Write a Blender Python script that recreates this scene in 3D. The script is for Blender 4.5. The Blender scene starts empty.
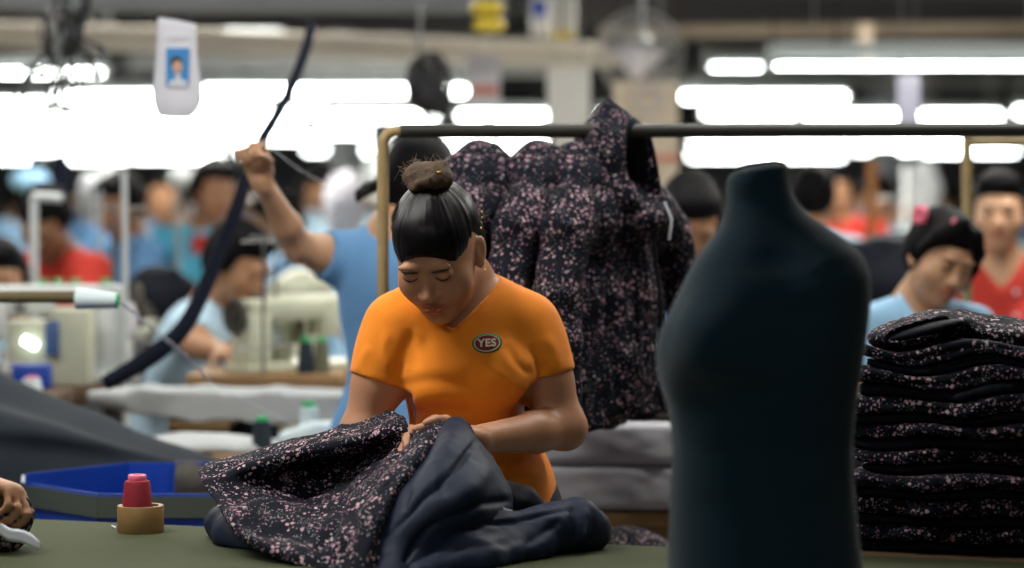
import bpy, bmesh, math, random
import numpy as np
from mathutils import Vector, Matrix
from mathutils.bvhtree import BVHTree

random.seed(7)
FPX = 2418.0; CX = 512.0; HY = 215.0; HC = 1.38     # focal length in px, optical column, horizon row, eye height
COL = bpy.context.scene.collection
R_ = math.radians
V3 = lambda *a: np.array(a, dtype=float)

def P(px, py, Y):
    """world point seen at a pixel of the photograph, Y metres ahead"""
    return V3((px - CX) / FPX * Y, Y, HC - (py - HY) / FPX * Y)

def Rx(a): c, s = math.cos(a), math.sin(a); return np.array([[1,0,0],[0,c,-s],[0,s,c]])
def Ry(a): c, s = math.cos(a), math.sin(a); return np.array([[c,0,s],[0,1,0],[-s,0,c]])
def Rz(a): c, s = math.cos(a), math.sin(a); return np.array([[c,-s,0],[s,c,0],[0,0,1]])
def frame(yaw=0, pitch=0, roll=0): return Rz(R_(yaw)) @ Rx(R_(pitch)) @ Ry(R_(roll))

# ------------------------------------------------------------------ noise
def _h(i, j, k, s):
    n = (i * 374761393 + j * 668265263 + k * 2147483647 + s * 974634777) & 0xffffffff
    n = ((n ^ (n >> 13)) * 1274126177) & 0xffffffff
    n = n ^ (n >> 16)
    return (n & 0xffff) / 32767.5 - 1.0
def vnoise(p, scale=1.0, seed=0):
    q = np.asarray(p, float) * scale + 1000.0
    i = np.floor(q).astype(np.int64); f = q - i; f = f * f * (3 - 2 * f)
    r = 0
    for dx in (0, 1):
        for dy in (0, 1):
            for dz in (0, 1):
                w = (f[:,0] if dx else 1-f[:,0]) * (f[:,1] if dy else 1-f[:,1]) * (f[:,2] if dz else 1-f[:,2])
                r = r + w * _h(i[:,0]+dx, i[:,1]+dy, i[:,2]+dz, seed)
    return r
def fbm(p, scale, seed=0, octv=3):
    r = 0; a = 1.0
    for o in range(octv): r = r + a * vnoise(p, scale * 2**o, seed + o * 17); a *= .5
    return r

# ------------------------------------------------------------------ distance field bodies
class Field:
    def __init__(s, lo, hi, h=.005, fine=None, hf=.002):
        """lo, hi: box. fine: ((lo),(hi)) sub-box where each axis is sampled at hf."""
        ax = []
        for a in range(3):
            if fine is None: ax.append(np.arange(lo[a], hi[a] + h, h))
            else:
                f0, f1 = fine[0][a], fine[1][a]
                xs = [lo[a]]
                while xs[-1] < hi[a]:
                    x = xs[-1]
                    d = max(f0 - x, x - f1, 0.0)
                    xs.append(x + min(h, hf + d * .12))
                ax.append(np.array(xs))
        s.ax = [a.astype(np.float32) for a in ax]
        s.d = np.full([len(a) for a in s.ax], 1.0, np.float32)
    def _box(s, lo, hi, m):
        sl = []
        for a in range(3):
            i0 = max(0, int(np.searchsorted(s.ax[a], lo[a] - m)) - 1)
            i1 = min(len(s.ax[a]), int(np.searchsorted(s.ax[a], hi[a] + m)) + 1)
            if i1 <= i0: return None
            sl.append(slice(i0, i1))
        return tuple(sl)
    def _g(s, sl):
        return (s.ax[0][sl[0]][:,None,None], s.ax[1][sl[1]][None,:,None], s.ax[2][sl[2]][None,None,:])
    def _op(s, sl, v, k, op):
        D = s.d[sl]
        if op == 'add':
            if k > 0:
                h = np.maximum(k - np.abs(D - v), 0) / k
                s.d[sl] = np.minimum(D, v) - h*h*k*.25
            else: s.d[sl] = np.minimum(D, v)
        else:
            v = -v
            if k > 0:
                h = np.maximum(k - np.abs(D - v), 0) / k
                s.d[sl] = np.maximum(D, v) + h*h*k*.25
            else: s.d[sl] = np.maximum(D, v)
    def cone(s, a, b, ra, rb, k=.02, op='add', flat=None):
        """tapered capsule; flat=(axis, factor) squeezes the distance along a direction"""
        a = np.asarray(a, float); b = np.asarray(b, float); r = max(ra, rb)
        if flat: r = r / min(1, flat[1])
        sl = s._box(np.minimum(a, b) - r, np.maximum(a, b) + r, k + .015)
        if sl is None: return
        x, y, z = s._g(sl); d = b - a; L = float(d @ d) + 1e-12
        t = np.clip(((x-a[0])*d[0] + (y-a[1])*d[1] + (z-a[2])*d[2]) / L, 0, 1)
        px = x - a[0] - t*d[0]; py = y - a[1] - t*d[1]; pz = z - a[2] - t*d[2]
        q = px*px + py*py + pz*pz
        if flat:
            n, f = flat; m = px*n[0] + py*n[1] + pz*n[2]; q = q + m*m*(f*f - 1)
        v = np.sqrt(q) - (ra + (rb - ra) * t)
        s._op(sl, v.astype(np.float32), k, op)
    def chain(s, pts, rad, k=.02, op='add', flat=None):
        for i in range(len(pts) - 1): s.cone(pts[i], pts[i+1], rad[i], rad[i+1], k, op, flat)
    def ell(s, c, r, R=None, k=.02, op='add'):
        c = np.asarray(c, float); R = np.eye(3) if R is None else R
        e = np.abs(R) @ np.asarray(r, float)
        sl = s._box(c - e, c + e, k + .015)
        if sl is None: return
        x, y, z = s._g(sl); x = x - c[0]; y = y - c[1]; z = z - c[2]
        l = [(R[0,i]*x + R[1,i]*y + R[2,i]*z) for i in range(3)]
        k0 = np.sqrt(sum((l[i]/r[i])**2 for i in range(3))) + 1e-9
        k1 = np.sqrt(sum((l[i]/r[i]**2)**2 for i in range(3))) + 1e-9
        s._op(sl, (k0*(k0-1)/k1).astype(np.float32), k, op)
    def box(s, c, half, R=None, rad=.01, k=.02, op='add'):
        c = np.asarray(c, float); R = np.eye(3) if R is None else R
        e = np.abs(R) @ (np.asarray(half, float))
        sl = s._box(c - e, c + e, k + .02)
        if sl is None: return
        x, y, z = s._g(sl); x = x - c[0]; y = y - c[1]; z = z - c[2]
        q = [np.abs(R[0,i]*x + R[1,i]*y + R[2,i]*z) - (half[i] - rad) for i in range(3)]
        v = np.sqrt(sum(np.maximum(qi, 0)**2 for qi in q)) + np.minimum(np.maximum(np.maximum(q[0], q[1]), q[2]), 0) - rad
        s._op(sl, v.astype(np.float32), k, op)
    def cut(s, p, n, k=.004):
        """remove everything on the side of the plane n points to"""
        n = np.asarray(n, float); n = n / np.linalg.norm(n)
        sl = (slice(None),)*3; x, y, z = s._g(sl)
        v = ((x-p[0])*n[0] + (y-p[1])*n[1] + (z-p[2])*n[2]).astype(np.float32)   # >0 on removed side
        D = s.d
        h = np.maximum(k - np.abs(D - v), 0) / k
        s.d = np.maximum(D, v) + h*h*k*.25
    def wedge(s, p, R, wtop, k=.003, ymax=.0):
        """cut a V: tip at p, opening upwards, in the frame R (x, back, up); wtop = half width per unit height"""
        x, y, z = s._g((slice(None),)*3); x = x-p[0]; y = y-p[1]; z = z-p[2]
        l = [(R[0,i]*x + R[1,i]*y + R[2,i]*z) for i in range(3)]
        n = 1/math.sqrt(1+wtop*wtop)
        v = np.maximum((np.abs(l[0]) - l[2]*wtop)*n, l[1]-ymax).astype(np.float32)
        v = -v; D = s.d; h = np.maximum(k - np.abs(D - v), 0)/k; s.d = np.maximum(D, v) + h*h*k*.25
    def mesh(s, fn=None):
        D = s.d; D[0]=D[-1]=1; D[:,0]=1; D[:,-1]=1; D[:,:,0]=1; D[:,:,-1]=1
        ins = D < 0; nx, ny, nz = D.shape
        c = np.zeros((nx-1, ny-1, nz-1), np.int8)
        for dx in (0,1):
            for dy in (0,1):
                for dz in (0,1): c += ins[dx:nx-1+dx, dy:ny-1+dy, dz:nz-1+dz]
        act = (c > 0) & (c < 8); idx = np.argwhere(act)
        vid = np.full(act.shape, -1, np.int64); vid[act] = np.arange(len(idx))
        acc = np.zeros((len(idx), 3)); cnt = np.zeros(len(idx))
        i, j, k = idx.T
        cor = {(a,b,e): D[i+a, j+b, k+e] for a in (0,1) for b in (0,1) for e in (0,1)}
        for axis in range(3):
            o = [a for a in range(3) if a != axis]
            for u in (0,1):
                for w in (0,1):
                    p0 = [0,0,0]; p0[o[0]] = u; p0[o[1]] = w; p1 = list(p0); p1[axis] = 1
                    a = cor[tuple(p0)]; b = cor[tuple(p1)]; m = (a < 0) != (b < 0)
                    t = a[m] / (a[m] - b[m])
                    q = np.tile(np.array(p0, float), (m.sum(), 1)); q[:,axis] = t
                    acc[m] += q; cnt[m] += 1
        g = idx + acc / cnt[:,None]
        co = np.stack([np.interp(g[:,a], np.arange(len(s.ax[a])), s.ax[a]) for a in range(3)], 1)
        F = []
        for axis in range(3):
            o1, o2 = (axis+1) % 3, (axis+2) % 3
            sa = [slice(None)]*3; sb = [slice(None)]*3; sa[axis] = slice(0,-1); sb[axis] = slice(1,None)
            A = ins[tuple(sa)]; B = ins[tuple(sb)]; e = np.argwhere(A != B)
            e = e[(e[:,o1] > 0) & (e[:,o2] > 0) & (e[:,o1] < D.shape[o1]-1) & (e[:,o2] < D.shape[o2]-1)]
            def V(d1, d2):
                q = e.copy(); q[:,o1] -= d1; q[:,o2] -= d2; return vid[q[:,0], q[:,1], q[:,2]]
            quad = np.stack([V(1,1), V(0,1), V(0,0), V(1,0)], 1)
            flip = ~A[e[:,0], e[:,1], e[:,2]]
            quad[flip] = quad[flip][:, ::-1]
            F.append(quad)
        return co, np.concatenate(F)

def vnormals(co, F):
    a = co[F[:,2]] - co[F[:,0]]; b = co[F[:,3 if F.shape[1] == 4 else 1]] - co[F[:,1 if F.shape[1] == 4 else 0]]
    n = np.cross(a, b) if F.shape[1] == 4 else np.cross(co[F[:,1]]-co[F[:,0]], co[F[:,2]]-co[F[:,0]])
    N = np.zeros_like(co)
    for i in range(F.shape[1]): np.add.at(N, F[:,i], n)
    return N / (np.linalg.norm(N, axis=1)[:,None] + 1e-12)

def smooth(co, F, it=1, f=.5):
    for _ in range(it):
        S = np.zeros_like(co); C = np.zeros(len(co))
        for i in range(F.shape[1]):
            j = (i+1) % F.shape[1]
            np.add.at(S, F[:,i], co[F[:,j]]); np.add.at(C, F[:,i], 1)
            np.add.at(S, F[:,j], co[F[:,i]]); np.add.at(C, F[:,j], 1)
        co = co*(1-f) + f*S/np.maximum(C, 1)[:,None]
    return co

# ------------------------------------------------------------------ linking
def tag(o, label=None, cat=None, group=None, kind=None):
    if label: o['label'] = label
    if cat: o['category'] = cat
    if group: o['group'] = group
    if kind: o['kind'] = kind
    return o

def link(name, me, parent=None, mat=None):
    o = bpy.data.objects.new(name, me); COL.objects.link(o)
    if mat is not None:
        for m in (mat if isinstance(mat, (list, tuple)) else [mat]): me.materials.append(m)
    if parent is not None: o.parent = parent
    return o

def empty(name, loc=(0,0,0), label=None, cat=None, group=None):
    o = bpy.data.objects.new(name, None); COL.objects.link(o); o.location = loc; o.empty_display_size = .1
    o['_loc'] = [float(x) for x in loc]
    return tag(o, label, cat, group)

def npmesh(name, co, F, mat, parent=None, sm=True, mi=None, attr=None, col=None):
    """co in world space; stored relative to the parent's position"""
    co = np.asarray(co, float)
    if parent is not None and '_loc' in parent: co = co - np.array(parent['_loc'][:])
    me = bpy.data.meshes.new(name); F = [list(map(int, f)) for f in F] if not isinstance(F, np.ndarray) else F.tolist()
    me.from_pydata(co.tolist(), [], F)
    me.polygons.foreach_set('use_smooth', [bool(sm)]*len(F))
    if mi is not None:
        me.polygons.foreach_set('material_index', list(map(int, mi)))
    if attr is not None:
        a = me.attributes.new('strand', 'FLOAT_VECTOR', 'POINT'); a.data.foreach_set('vector', np.asarray(attr, np.float32).ravel())
    if col is not None:
        a = me.color_attributes.new('tint', 'FLOAT_COLOR', 'POINT')
        c4 = np.ones((len(co), 4), np.float32); c4[:,:3] = col; a.data.foreach_set('color', c4.ravel())
    me.update()
    return link(name, me, parent, mat)

def copy_tree(o, parent=None):
    c = o.copy(); COL.objects.link(c)
    if parent is not None: c.parent = parent
    for ch in list(o.children): copy_tree(ch, c)
    return c

# ------------------------------------------------------------------ hard surface builder
class MB:
    def __init__(s): s.v = []; s.f = []; s.m = []; s.cur = 0; s.sm = []
    def add(s, vs, fs, sm=False):
        b = len(s.v); s.v += [tuple(map(float, v)) for v in vs]
        for f in fs: s.f.append([b+i for i in f]); s.m.append(s.cur); s.sm.append(sm)
        return s
    def box(s, c, size, R=None, bev=.0, taper=1.0):
        R = np.eye(3) if R is None else R; h = np.array(size)/2.0; c = np.asarray(c, float)
        if bev <= 0:
            vs = [c + R @ (V3(x*(taper if z > 0 else 1), y*(taper if z > 0 else 1), z)*h) for z in (-1,1) for y in (-1,1) for x in (-1,1)]
            return s.add(vs, [(0,2,3,1),(4,5,7,6),(0,1,5,4),(1,3,7,5),(3,2,6,7),(2,0,4,6)])
        bm = bmesh.new(); bmesh.ops.create_cube(bm, size=2)
        for v in bm.verts: v.co = Vector((v.co.x*h[0], v.co.y*h[1], v.co.z*h[2]))
        bmesh.ops.bevel(bm, geom=bm.edges[:], offset=min(bev, .49*2*min(h)), segments=2, affect='EDGES', profile=.5)
        vs = [c + R @ np.array(v.co) for v in bm.verts]; fs = [[v.index for v in f.verts] for f in bm.faces]
        bm.free(); return s.add(vs, fs, True)
    def tube(s, pts, r, n=10, cap=True, closed=False):
        pts = [np.asarray(p, float) for p in pts]; N = len(pts)
        r = [r]*N if np.isscalar(r) else list(r)
        up = None; rings = []
        for i in range(N):
            a = pts[(i-1) % N] if (closed or i > 0) else pts[i]
            b = pts[(i+1) % N] if (closed or i < N-1) else pts[i]
            t = b - a; t = t/(np.linalg.norm(t)+1e-12)
            if up is None:
                up = V3(0,0,1) if abs(t[2]) < .9 else V3(1,0,0)
            x = np.cross(up, t); x = x/(np.linalg.norm(x)+1e-12); y = np.cross(t, x); up = y
            rings.append([pts[i] + r[i]*(math.cos(2*math.pi*k/n)*x + math.sin(2*math.pi*k/n)*y) for k in range(n)])
        vs = [v for g in rings for v in g]; fs = []
        for i in range(N if closed else N-1):
            j = (i+1) % N
            for k in range(n):
                l = (k+1) % n; fs.append((i*n+k, i*n+l, j*n+l, j*n+k))
        if cap and not closed: fs += [tuple(range(n))[::-1], tuple((N-1)*n+k for k in range(n))]
        return s.add(vs, fs, True)
    def lathe(s, c, prof, axis=(0,0,1), n=20, cap=True):
        """prof: (radius, height) from bottom to top about axis"""
        a = np.asarray(axis, float); a = a/np.linalg.norm(a)
        x = np.cross(V3(0,1,0) if abs(a[1]) < .9 else V3(1,0,0), a); x /= np.linalg.norm(x); y = np.cross(a, x)
        vs = []; fs = []; c = np.asarray(c, float)
        for (r, h) in prof:
            vs += [c + a*h + max(r,1e-5)*(math.cos(2*math.pi*k/n)*x + math.sin(2*math.pi*k/n)*y) for k in range(n)]
        for i in range(len(prof)-1):
            for k in range(n):
                l = (k+1) % n; fs.append((i*n+k, i*n+l, (i+1)*n+l, (i+1)*n+k))
        if cap: fs += [tuple(range(n))[::-1], tuple((len(prof)-1)*n+k for k in range(n))]
        return s.add(vs, fs, True)
    def build(s, name, mat, parent=None):
        o = npmesh(name, np.array(s.v), s.f, mat, parent, True, s.m)
        o.data.polygons.foreach_set('use_smooth', s.sm)
        if any(s.sm):
            try: o.data.set_sharp_from_angle(angle=R_(40))
            except Exception: pass
        return o

def catmull(pts, n):
    p = np.asarray(pts, float); out = []
    q = np.vstack([2*p[0]-p[1], p, 2*p[-1]-p[-2]])
    for i in range(1, len(q)-2):
        for t in np.arange(n)/n:
            out.append(.5*((2*q[i]) + (-q[i-1]+q[i+1])*t + (2*q[i-1]-5*q[i]+4*q[i+1]-q[i+2])*t*t + (-q[i-1]+3*q[i]-3*q[i+1]+q[i+2])*t**3))
    out.append(p[-1]); return np.array(out)

def patch(ctrl, nu=12, nv=12):
    """smooth surface through a grid of control points -> (grid of points)"""
    g = np.array([catmull(r, nu) for r in ctrl])
    return np.array([catmull(g[:,i], nv) for i in range(g.shape[1])]).transpose(1,0,2)

def sheet(g, thick, closed_back=None):
    """give a grid surface real thickness: returns closed mesh"""
    a, b, _ = g.shape
    F = [(i*b+j, i*b+j+1, (i+1)*b+j+1, (i+1)*b+j) for i in range(a-1) for j in range(b-1)]
    top = g.reshape(-1,3); N = vnormals(top, np.array(F)); th = thick if np.isscalar(thick) else np.asarray(thick).reshape(-1,1)
    bot = top - N*th; n = a*b
    F2 = [tuple(n+v for v in f[::-1]) for f in F]
    ed = [(0, j) for j in range(b)] + [(i, b-1) for i in range(1,a)] + [(a-1, j) for j in range(b-2,-1,-1)] + [(i, 0) for i in range(a-2,0,-1)]
    e = [i*b+j for i,j in ed]; S = []
    for k in range(len(e)):
        l = (k+1) % len(e); S.append((e[l], e[k], n+e[k], n+e[l]))
    return np.vstack([top, bot]), np.array(F + F2 + S), N

# ------------------------------------------------------------------ materials
def newmat(name):
    m = bpy.data.materials.new(name); m.use_nodes = True; nt = m.node_tree
    return m, nt, nt.nodes['Principled BSDF']
def C4(c): return (c[0], c[1], c[2], 1.0)
def sRGB(r, g, b):
    f = lambda v: (v/255/12.92 if v/255 <= .04045 else ((v/255+.055)/1.055)**2.4)
    return (f(r), f(g), f(b))

def mat_plain(name, col, rough=.6, metal=0, bump=0, bscale=200, var=.0, vscale=8, spec=.5, sheen=0, coord='Object', emit=None, es=0, alpha=None, trans=0):
    m, nt, b = newmat(name); N = nt.nodes; L = nt.links
    b.inputs['Base Color'].default_value = C4(col); b.inputs['Roughness'].default_value = rough
    b.inputs['Metallic'].default_value = metal; b.inputs['Specular IOR Level'].default_value = spec
    if sheen: b.inputs['Sheen Weight'].default_value = sheen; b.inputs['Sheen Roughness'].default_value = .5
    if trans: b.inputs['Transmission Weight'].default_value = trans
    if emit: b.inputs['Emission Color'].default_value = C4(emit); b.inputs['Emission Strength'].default_value = es
    tc = N.new('ShaderNodeTexCoord')
    if var:
        n = N.new('ShaderNodeTexNoise'); n.inputs['Scale'].default_value = vscale; n.inputs['Detail'].default_value = 4
        L.new(tc.outputs[coord], n.inputs['Vector'])
        mx = N.new('ShaderNodeMix'); mx.data_type = 'RGBA'
        mx.inputs[6].default_value = C4([c*(1-var) for c in col]); mx.inputs[7].default_value = C4([min(1, c*(1+var)) for c in col])
        L.new(n.outputs['Fac'], mx.inputs[0]); L.new(mx.outputs[2], b.inputs['Base Color'])
    if bump:
        n = N.new('ShaderNodeTexNoise'); n.inputs['Scale'].default_value = bscale; n.inputs['Detail'].default_value = 3
        L.new(tc.outputs[coord], n.inputs['Vector'])
        bp = N.new('ShaderNodeBump'); bp.inputs['Strength'].default_value = bump; bp.inputs['Distance'].default_value = .002
        L.new(n.outputs['Fac'], bp.inputs['Height']); L.new(bp.outputs['Normal'], b.inputs['Normal'])
    return m

def mat_floral(name, base, dens=1.0, scale=95, bright=1.0, rough=.8, bumpd=.004):
    """dark cloth printed with scattered tiny pink, cream and teal blossoms"""
    m, nt, b = newmat(name); N = nt.nodes; L = nt.links
    tc = N.new('ShaderNodeTexCoord')
    cur = None
    pal = [[(.46,.24,.31),(.58,.45,.46)], [(.34,.14,.22),(.50,.33,.40)], [(.20,.28,.30),(.46,.38,.38)]]
    for i, (sc, th) in enumerate(((scale, .40), (scale*1.45, .33), (scale*2.1, .30))):
        mp = N.new('ShaderNodeMapping'); mp.inputs['Location'].default_value = (i*3.1, i*1.7, i*5.3)
        L.new(tc.outputs['Object'], mp.inputs['Vector'])
        # wobble the cells so the blossoms are not round dots
        nz = N.new('ShaderNodeTexNoise'); nz.inputs['Scale'].default_value = sc*1.6; nz.inputs['Detail'].default_value = 1
        L.new(mp.outputs[0], nz.inputs['Vector'])
        ad = N.new('ShaderNodeVectorMath'); ad.operation = 'MULTIPLY_ADD'
        ad.inputs[1].default_value = (.9/sc,)*3; L.new(nz.outputs['Color'], ad.inputs[0]); L.new(mp.outputs[0], ad.inputs[2])
        vo = N.new('ShaderNodeTexVoronoi'); vo.inputs['Scale'].default_value = sc; L.new(ad.outputs[0], vo.inputs['Vector'])
        # clusters: patches with many blossoms, patches with few
        cl = N.new('ShaderNodeTexNoise'); cl.inputs['Scale'].default_value = 26; cl.inputs['Detail'].default_value = 2
        L.new(mp.outputs[0], cl.inputs['Vector'])
        sep = N.new('ShaderNodeSeparateColor'); L.new(vo.outputs['Color'], sep.inputs[0])
        a = N.new('ShaderNodeMath'); a.operation = 'MULTIPLY_ADD'; a.inputs[1].default_value = 2.4; a.inputs[2].default_value = -1.2 + .33*dens
        L.new(cl.outputs['Fac'], a.inputs[0])
        lt = N.new('ShaderNodeMath'); lt.operation = 'LESS_THAN'; L.new(sep.outputs[0], lt.inputs[0]); L.new(a.outputs[0], lt.inputs[1])
        d = N.new('ShaderNodeMath'); d.operation = 'LESS_THAN'; d.inputs[1].default_value = th; L.new(vo.outputs['Distance'], d.inputs[0])
        mk = N.new('ShaderNodeMath'); mk.operation = 'MULTIPLY'; L.new(lt.outputs[0], mk.inputs[0]); L.new(d.outputs[0], mk.inputs[1])
        c = N.new('ShaderNodeMix'); c.data_type = 'RGBA'
        c.inputs[6].default_value = C4([x*bright for x in pal[i][0]]); c.inputs[7].default_value = C4([x*bright for x in pal[i][1]])
        L.new(sep.outputs[1], c.inputs[0])
        mx = N.new('ShaderNodeMix'); mx.data_type = 'RGBA'; L.new(mk.outputs[0], mx.inputs[0])
        if cur is None: mx.inputs[6].default_value = C4(base)
        else: L.new(cur.outputs[2], mx.inputs[6])
        L.new(c.outputs[2], mx.inputs[7]); cur = mx
    L.new(cur.outputs[2], b.inputs['Base Color']); b.inputs['Roughness'].default_value = rough
    b.inputs['Specular IOR Level'].default_value = .16
    n = N.new('ShaderNodeTexNoise'); n.inputs['Scale'].default_value = 22; n.inputs['Detail'].default_value = 4; n.inputs['Distortion'].default_value = .6
    L.new(tc.outputs['Object'], n.inputs['Vector'])
    bp = N.new('ShaderNodeBump'); bp.inputs['Strength'].default_value = .7; bp.inputs['Distance'].default_value = bumpd
    L.new(n.outputs['Fac'], bp.inputs['Height']); L.new(bp.outputs['Normal'], b.inputs['Normal'])
    return m

def mat_skin(name, col, rough=.45):
    m, nt, b = newmat(name); N = nt.nodes; L = nt.links
    at = N.new('ShaderNodeAttribute'); at.attribute_name = 'tint'
    tc = N.new('ShaderNodeTexCoord'); n = N.new('ShaderNodeTexNoise'); n.inputs['Scale'].default_value = 18; n.inputs['Detail'].default_value = 3
    L.new(tc.outputs['Object'], n.inputs['Vector'])
    mx = N.new('ShaderNodeMix'); mx.data_type = 'RGBA'; mx.inputs[6].default_value = C4([c*.88 for c in col]); mx.inputs[7].default_value = C4([min(1,c*1.12) for c in col])
    L.new(n.outputs['Fac'], mx.inputs[0])
    mu = N.new('ShaderNodeMix'); mu.data_type = 'RGBA'; mu.blend_type = 'MULTIPLY'; mu.inputs[0].default_value = 1
    L.new(mx.outputs[2], mu.inputs[6]); L.new(at.outputs['Color'], mu.inputs[7]); L.new(mu.outputs[2], b.inputs['Base Color'])
    b.inputs['Roughness'].default_value = rough; b.inputs['Specular IOR Level'].default_value = .4
    b.inputs['Subsurface Weight'].default_value = .08; b.inputs['Subsurface Radius'].default_value = (1,.3,.15); b.inputs['Subsurface Scale'].default_value = .006
    return m

def mat_hair(name, col=(.006,.005,.006), tip=(.03,.02,.015), rough=.38, spec=.5):
    m, nt, b = newmat(name); N = nt.nodes; L = nt.links
    at = N.new('ShaderNodeAttribute'); at.attribute_name = 'strand'
    n = N.new('ShaderNodeTexNoise'); n.inputs['Scale'].default_value = 1.0; n.inputs['Detail'].default_value = 5; n.inputs['Roughness'].default_value = .7
    L.new(at.outputs['Vector'], n.inputs['Vector'])
    mx = N.new('ShaderNodeMix'); mx.data_type = 'RGBA'; mx.inputs[6].default_value = C4(col); mx.inputs[7].default_value = C4(tip)
    L.new(n.outputs['Fac'], mx.inputs[0]); L.new(mx.outputs[2], b.inputs['Base Color'])
    bp = N.new('ShaderNodeBump'); bp.inputs['Strength'].default_value = .35; bp.inputs['Distance'].default_value = .002
    L.new(n.outputs['Fac'], bp.inputs['Height']); L.new(bp.outputs['Normal'], b.inputs['Normal'])
    b.inputs['Roughness'].default_value = rough; b.inputs['Specular IOR Level'].default_value = spec
    return m

def mat_emit(name, col, s):
    m, nt, b = newmat(name); b.inputs['Base Color'].default_value = (.8,.8,.8,1)
    b.inputs['Emission Color'].default_value = C4(col); b.inputs['Emission Strength'].default_value = s
    return m
# ------------------------------------------------------------------ people
def unit(v): v = np.asarray(v, float); return v/(np.linalg.norm(v)+1e-12)

def head_prims(F, c, R, s=1.0, fem=True, ears=True):
    T = lambda x, y, z: c + R @ (V3(x, y, z)*s)
    E = lambda p, r, k=.02, op='add', R2=None: F.ell(T(*p), np.array(r)*s, R if R2 is None else R @ R2, k*s, op)
    E((0, .018, .036), (.074, .093, .082), .02)
    E((0, -.022, -.022), (.0625, .064, .080), .035)
    E((0, -.038, -.060), (.047, .041, .042), .03)             # jaw
    E((0, -.066, -.092), (.020, .016, .016), .03)             # chin
    for q in (-1, 1):
        E((q*.036, -.053, -.027), (.030, .026, .030), .025)   # cheek
        E((q*.031, -.090, .010), (.018, .0075, .010), .014, 'sub')
        E((q*.031, -.0755, .007), (.0155, .0130, .0115), .006)   # lid over the eyeball
        E((q*.030, -.080, .026), (.020, .007, .006), .014)    # brow
    F.cone(T(0, -.080, .006), T(0, -.0985, -.026), .0055*s, .0090*s, .014*s)
    E((0, -.0975, -.0295), (.0120, .0085, .0080), .008)
    for q in (-1, 1):
        E((q*.0125, -.089, -.032), (.0080, .0085, .0065), .006)
    E((0, -.079, -.053), (.024, .014, .016), .016)            # muzzle
    for q in (-1, 1):
        F.cone(T(q*.001, -.0935, -.0515), T(q*.022, -.081, -.0570), .0052*s, .0028*s, .005*s)
    F.cone(T(-.012, -.0905, -.0630), T(.012, -.0905, -.0630), .0058*s, .0058*s, .006*s)
    F.cone(T(-.020, -.0935, -.0572), T(.020, -.0935, -.0572), .0016*s, .0016*s, .003*s, 'sub')
    if ears:
        for q in (-1, 1):
            R2 = Rz(R_(-q*22)) @ Rx(R_(-12))
            E((q*.0755, .012, -.008), (.0070, .017, .028), .006, 'add', R2)
            E((q*.082, .005, -.003), (.0045, .009, .016), .004, 'sub', R2)
            E((q*.073, .004, -.032), (.006, .008, .009), .008)

def head_tint(co, c, R, s=1.0, lip=(.80,.45,.45)):
    q = ((co - c) @ R) / s; col = np.ones((len(co), 3))
    near = (q[:,1] < -.06)
    e = np.sqrt(((q[:,0])/.022)**2 + ((q[:,2]+.0575)/.0120)**2); w = np.clip(1.35 - e, 0, 1)*near
    w = np.clip(w*2.2, 0, 1)
    col = col*(1-w[:,None]) + np.array(lip)*w[:,None]
    return col

def hand(F, w, d, n, s=1.0, curl=(.5,.5,.5,.5), thumb=(.7,.5,.35), side=1, spread=.02, k=.006):
    """w wrist, d along the palm, n out of the palm; side picks which edge the thumb leaves"""
    w = np.asarray(w, float); d = unit(d); n = np.asarray(n, float); n = unit(n - d*(n@d)); t = np.cross(d, n)*side
    Rm = np.stack([t, n, d], 1)
    F.ell(w + d*.040*s, V3(.040, .0165, .050)*s, Rm, .02*s)
    F.cone(w - d*.015*s, w + d*.03*s, .024*s, .026*s, .015*s, flat=(n, 1.35))
    Ls = (.040, .045, .042, .034)
    for i in range(4):
        a = (1.5 - i)
        b = w + (d*(.079 - .004*abs(a-.5)) + t*a*.0195)*s
        dr = unit(d + t*a*spread*4); p = b; r = (.0095, .0098, .0092, .0082)[i]*s
        F.cone(w + (d*.03 + t*a*.014)*s, b, .012*s, r*1.08, .008*s)
        ang = 0
        for j, f in enumerate((1.0, .62, .52)):
            ang += curl[i]*(1.0, 1.15, .7)[j]
            v = dr*math.cos(ang) + n*math.sin(ang); e = p + v*Ls[i]*f*s
            F.cone(p, e, r*(1-.08*j), r*(1-.08*(j+1)), .0025*s); p = e
    # thumb
    p = w + (d*.020 + t*.026)*s; v = unit(t*thumb[0] + d*.75 + n*thumb[2])
    F.cone(w + d*.012*s + t*.008*s, p, .017*s, .015*s, .01*s)
    for j, (L, r) in enumerate(((.040, .0125), (.030, .0105), (.024, .0092))):
        e = p + v*L*s; F.cone(p, e, r*s, r*.9*s, .004*s); p = e
        v = unit(v + n*thumb[1]*.55 - t*thumb[1]*.5)
    return p

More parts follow.
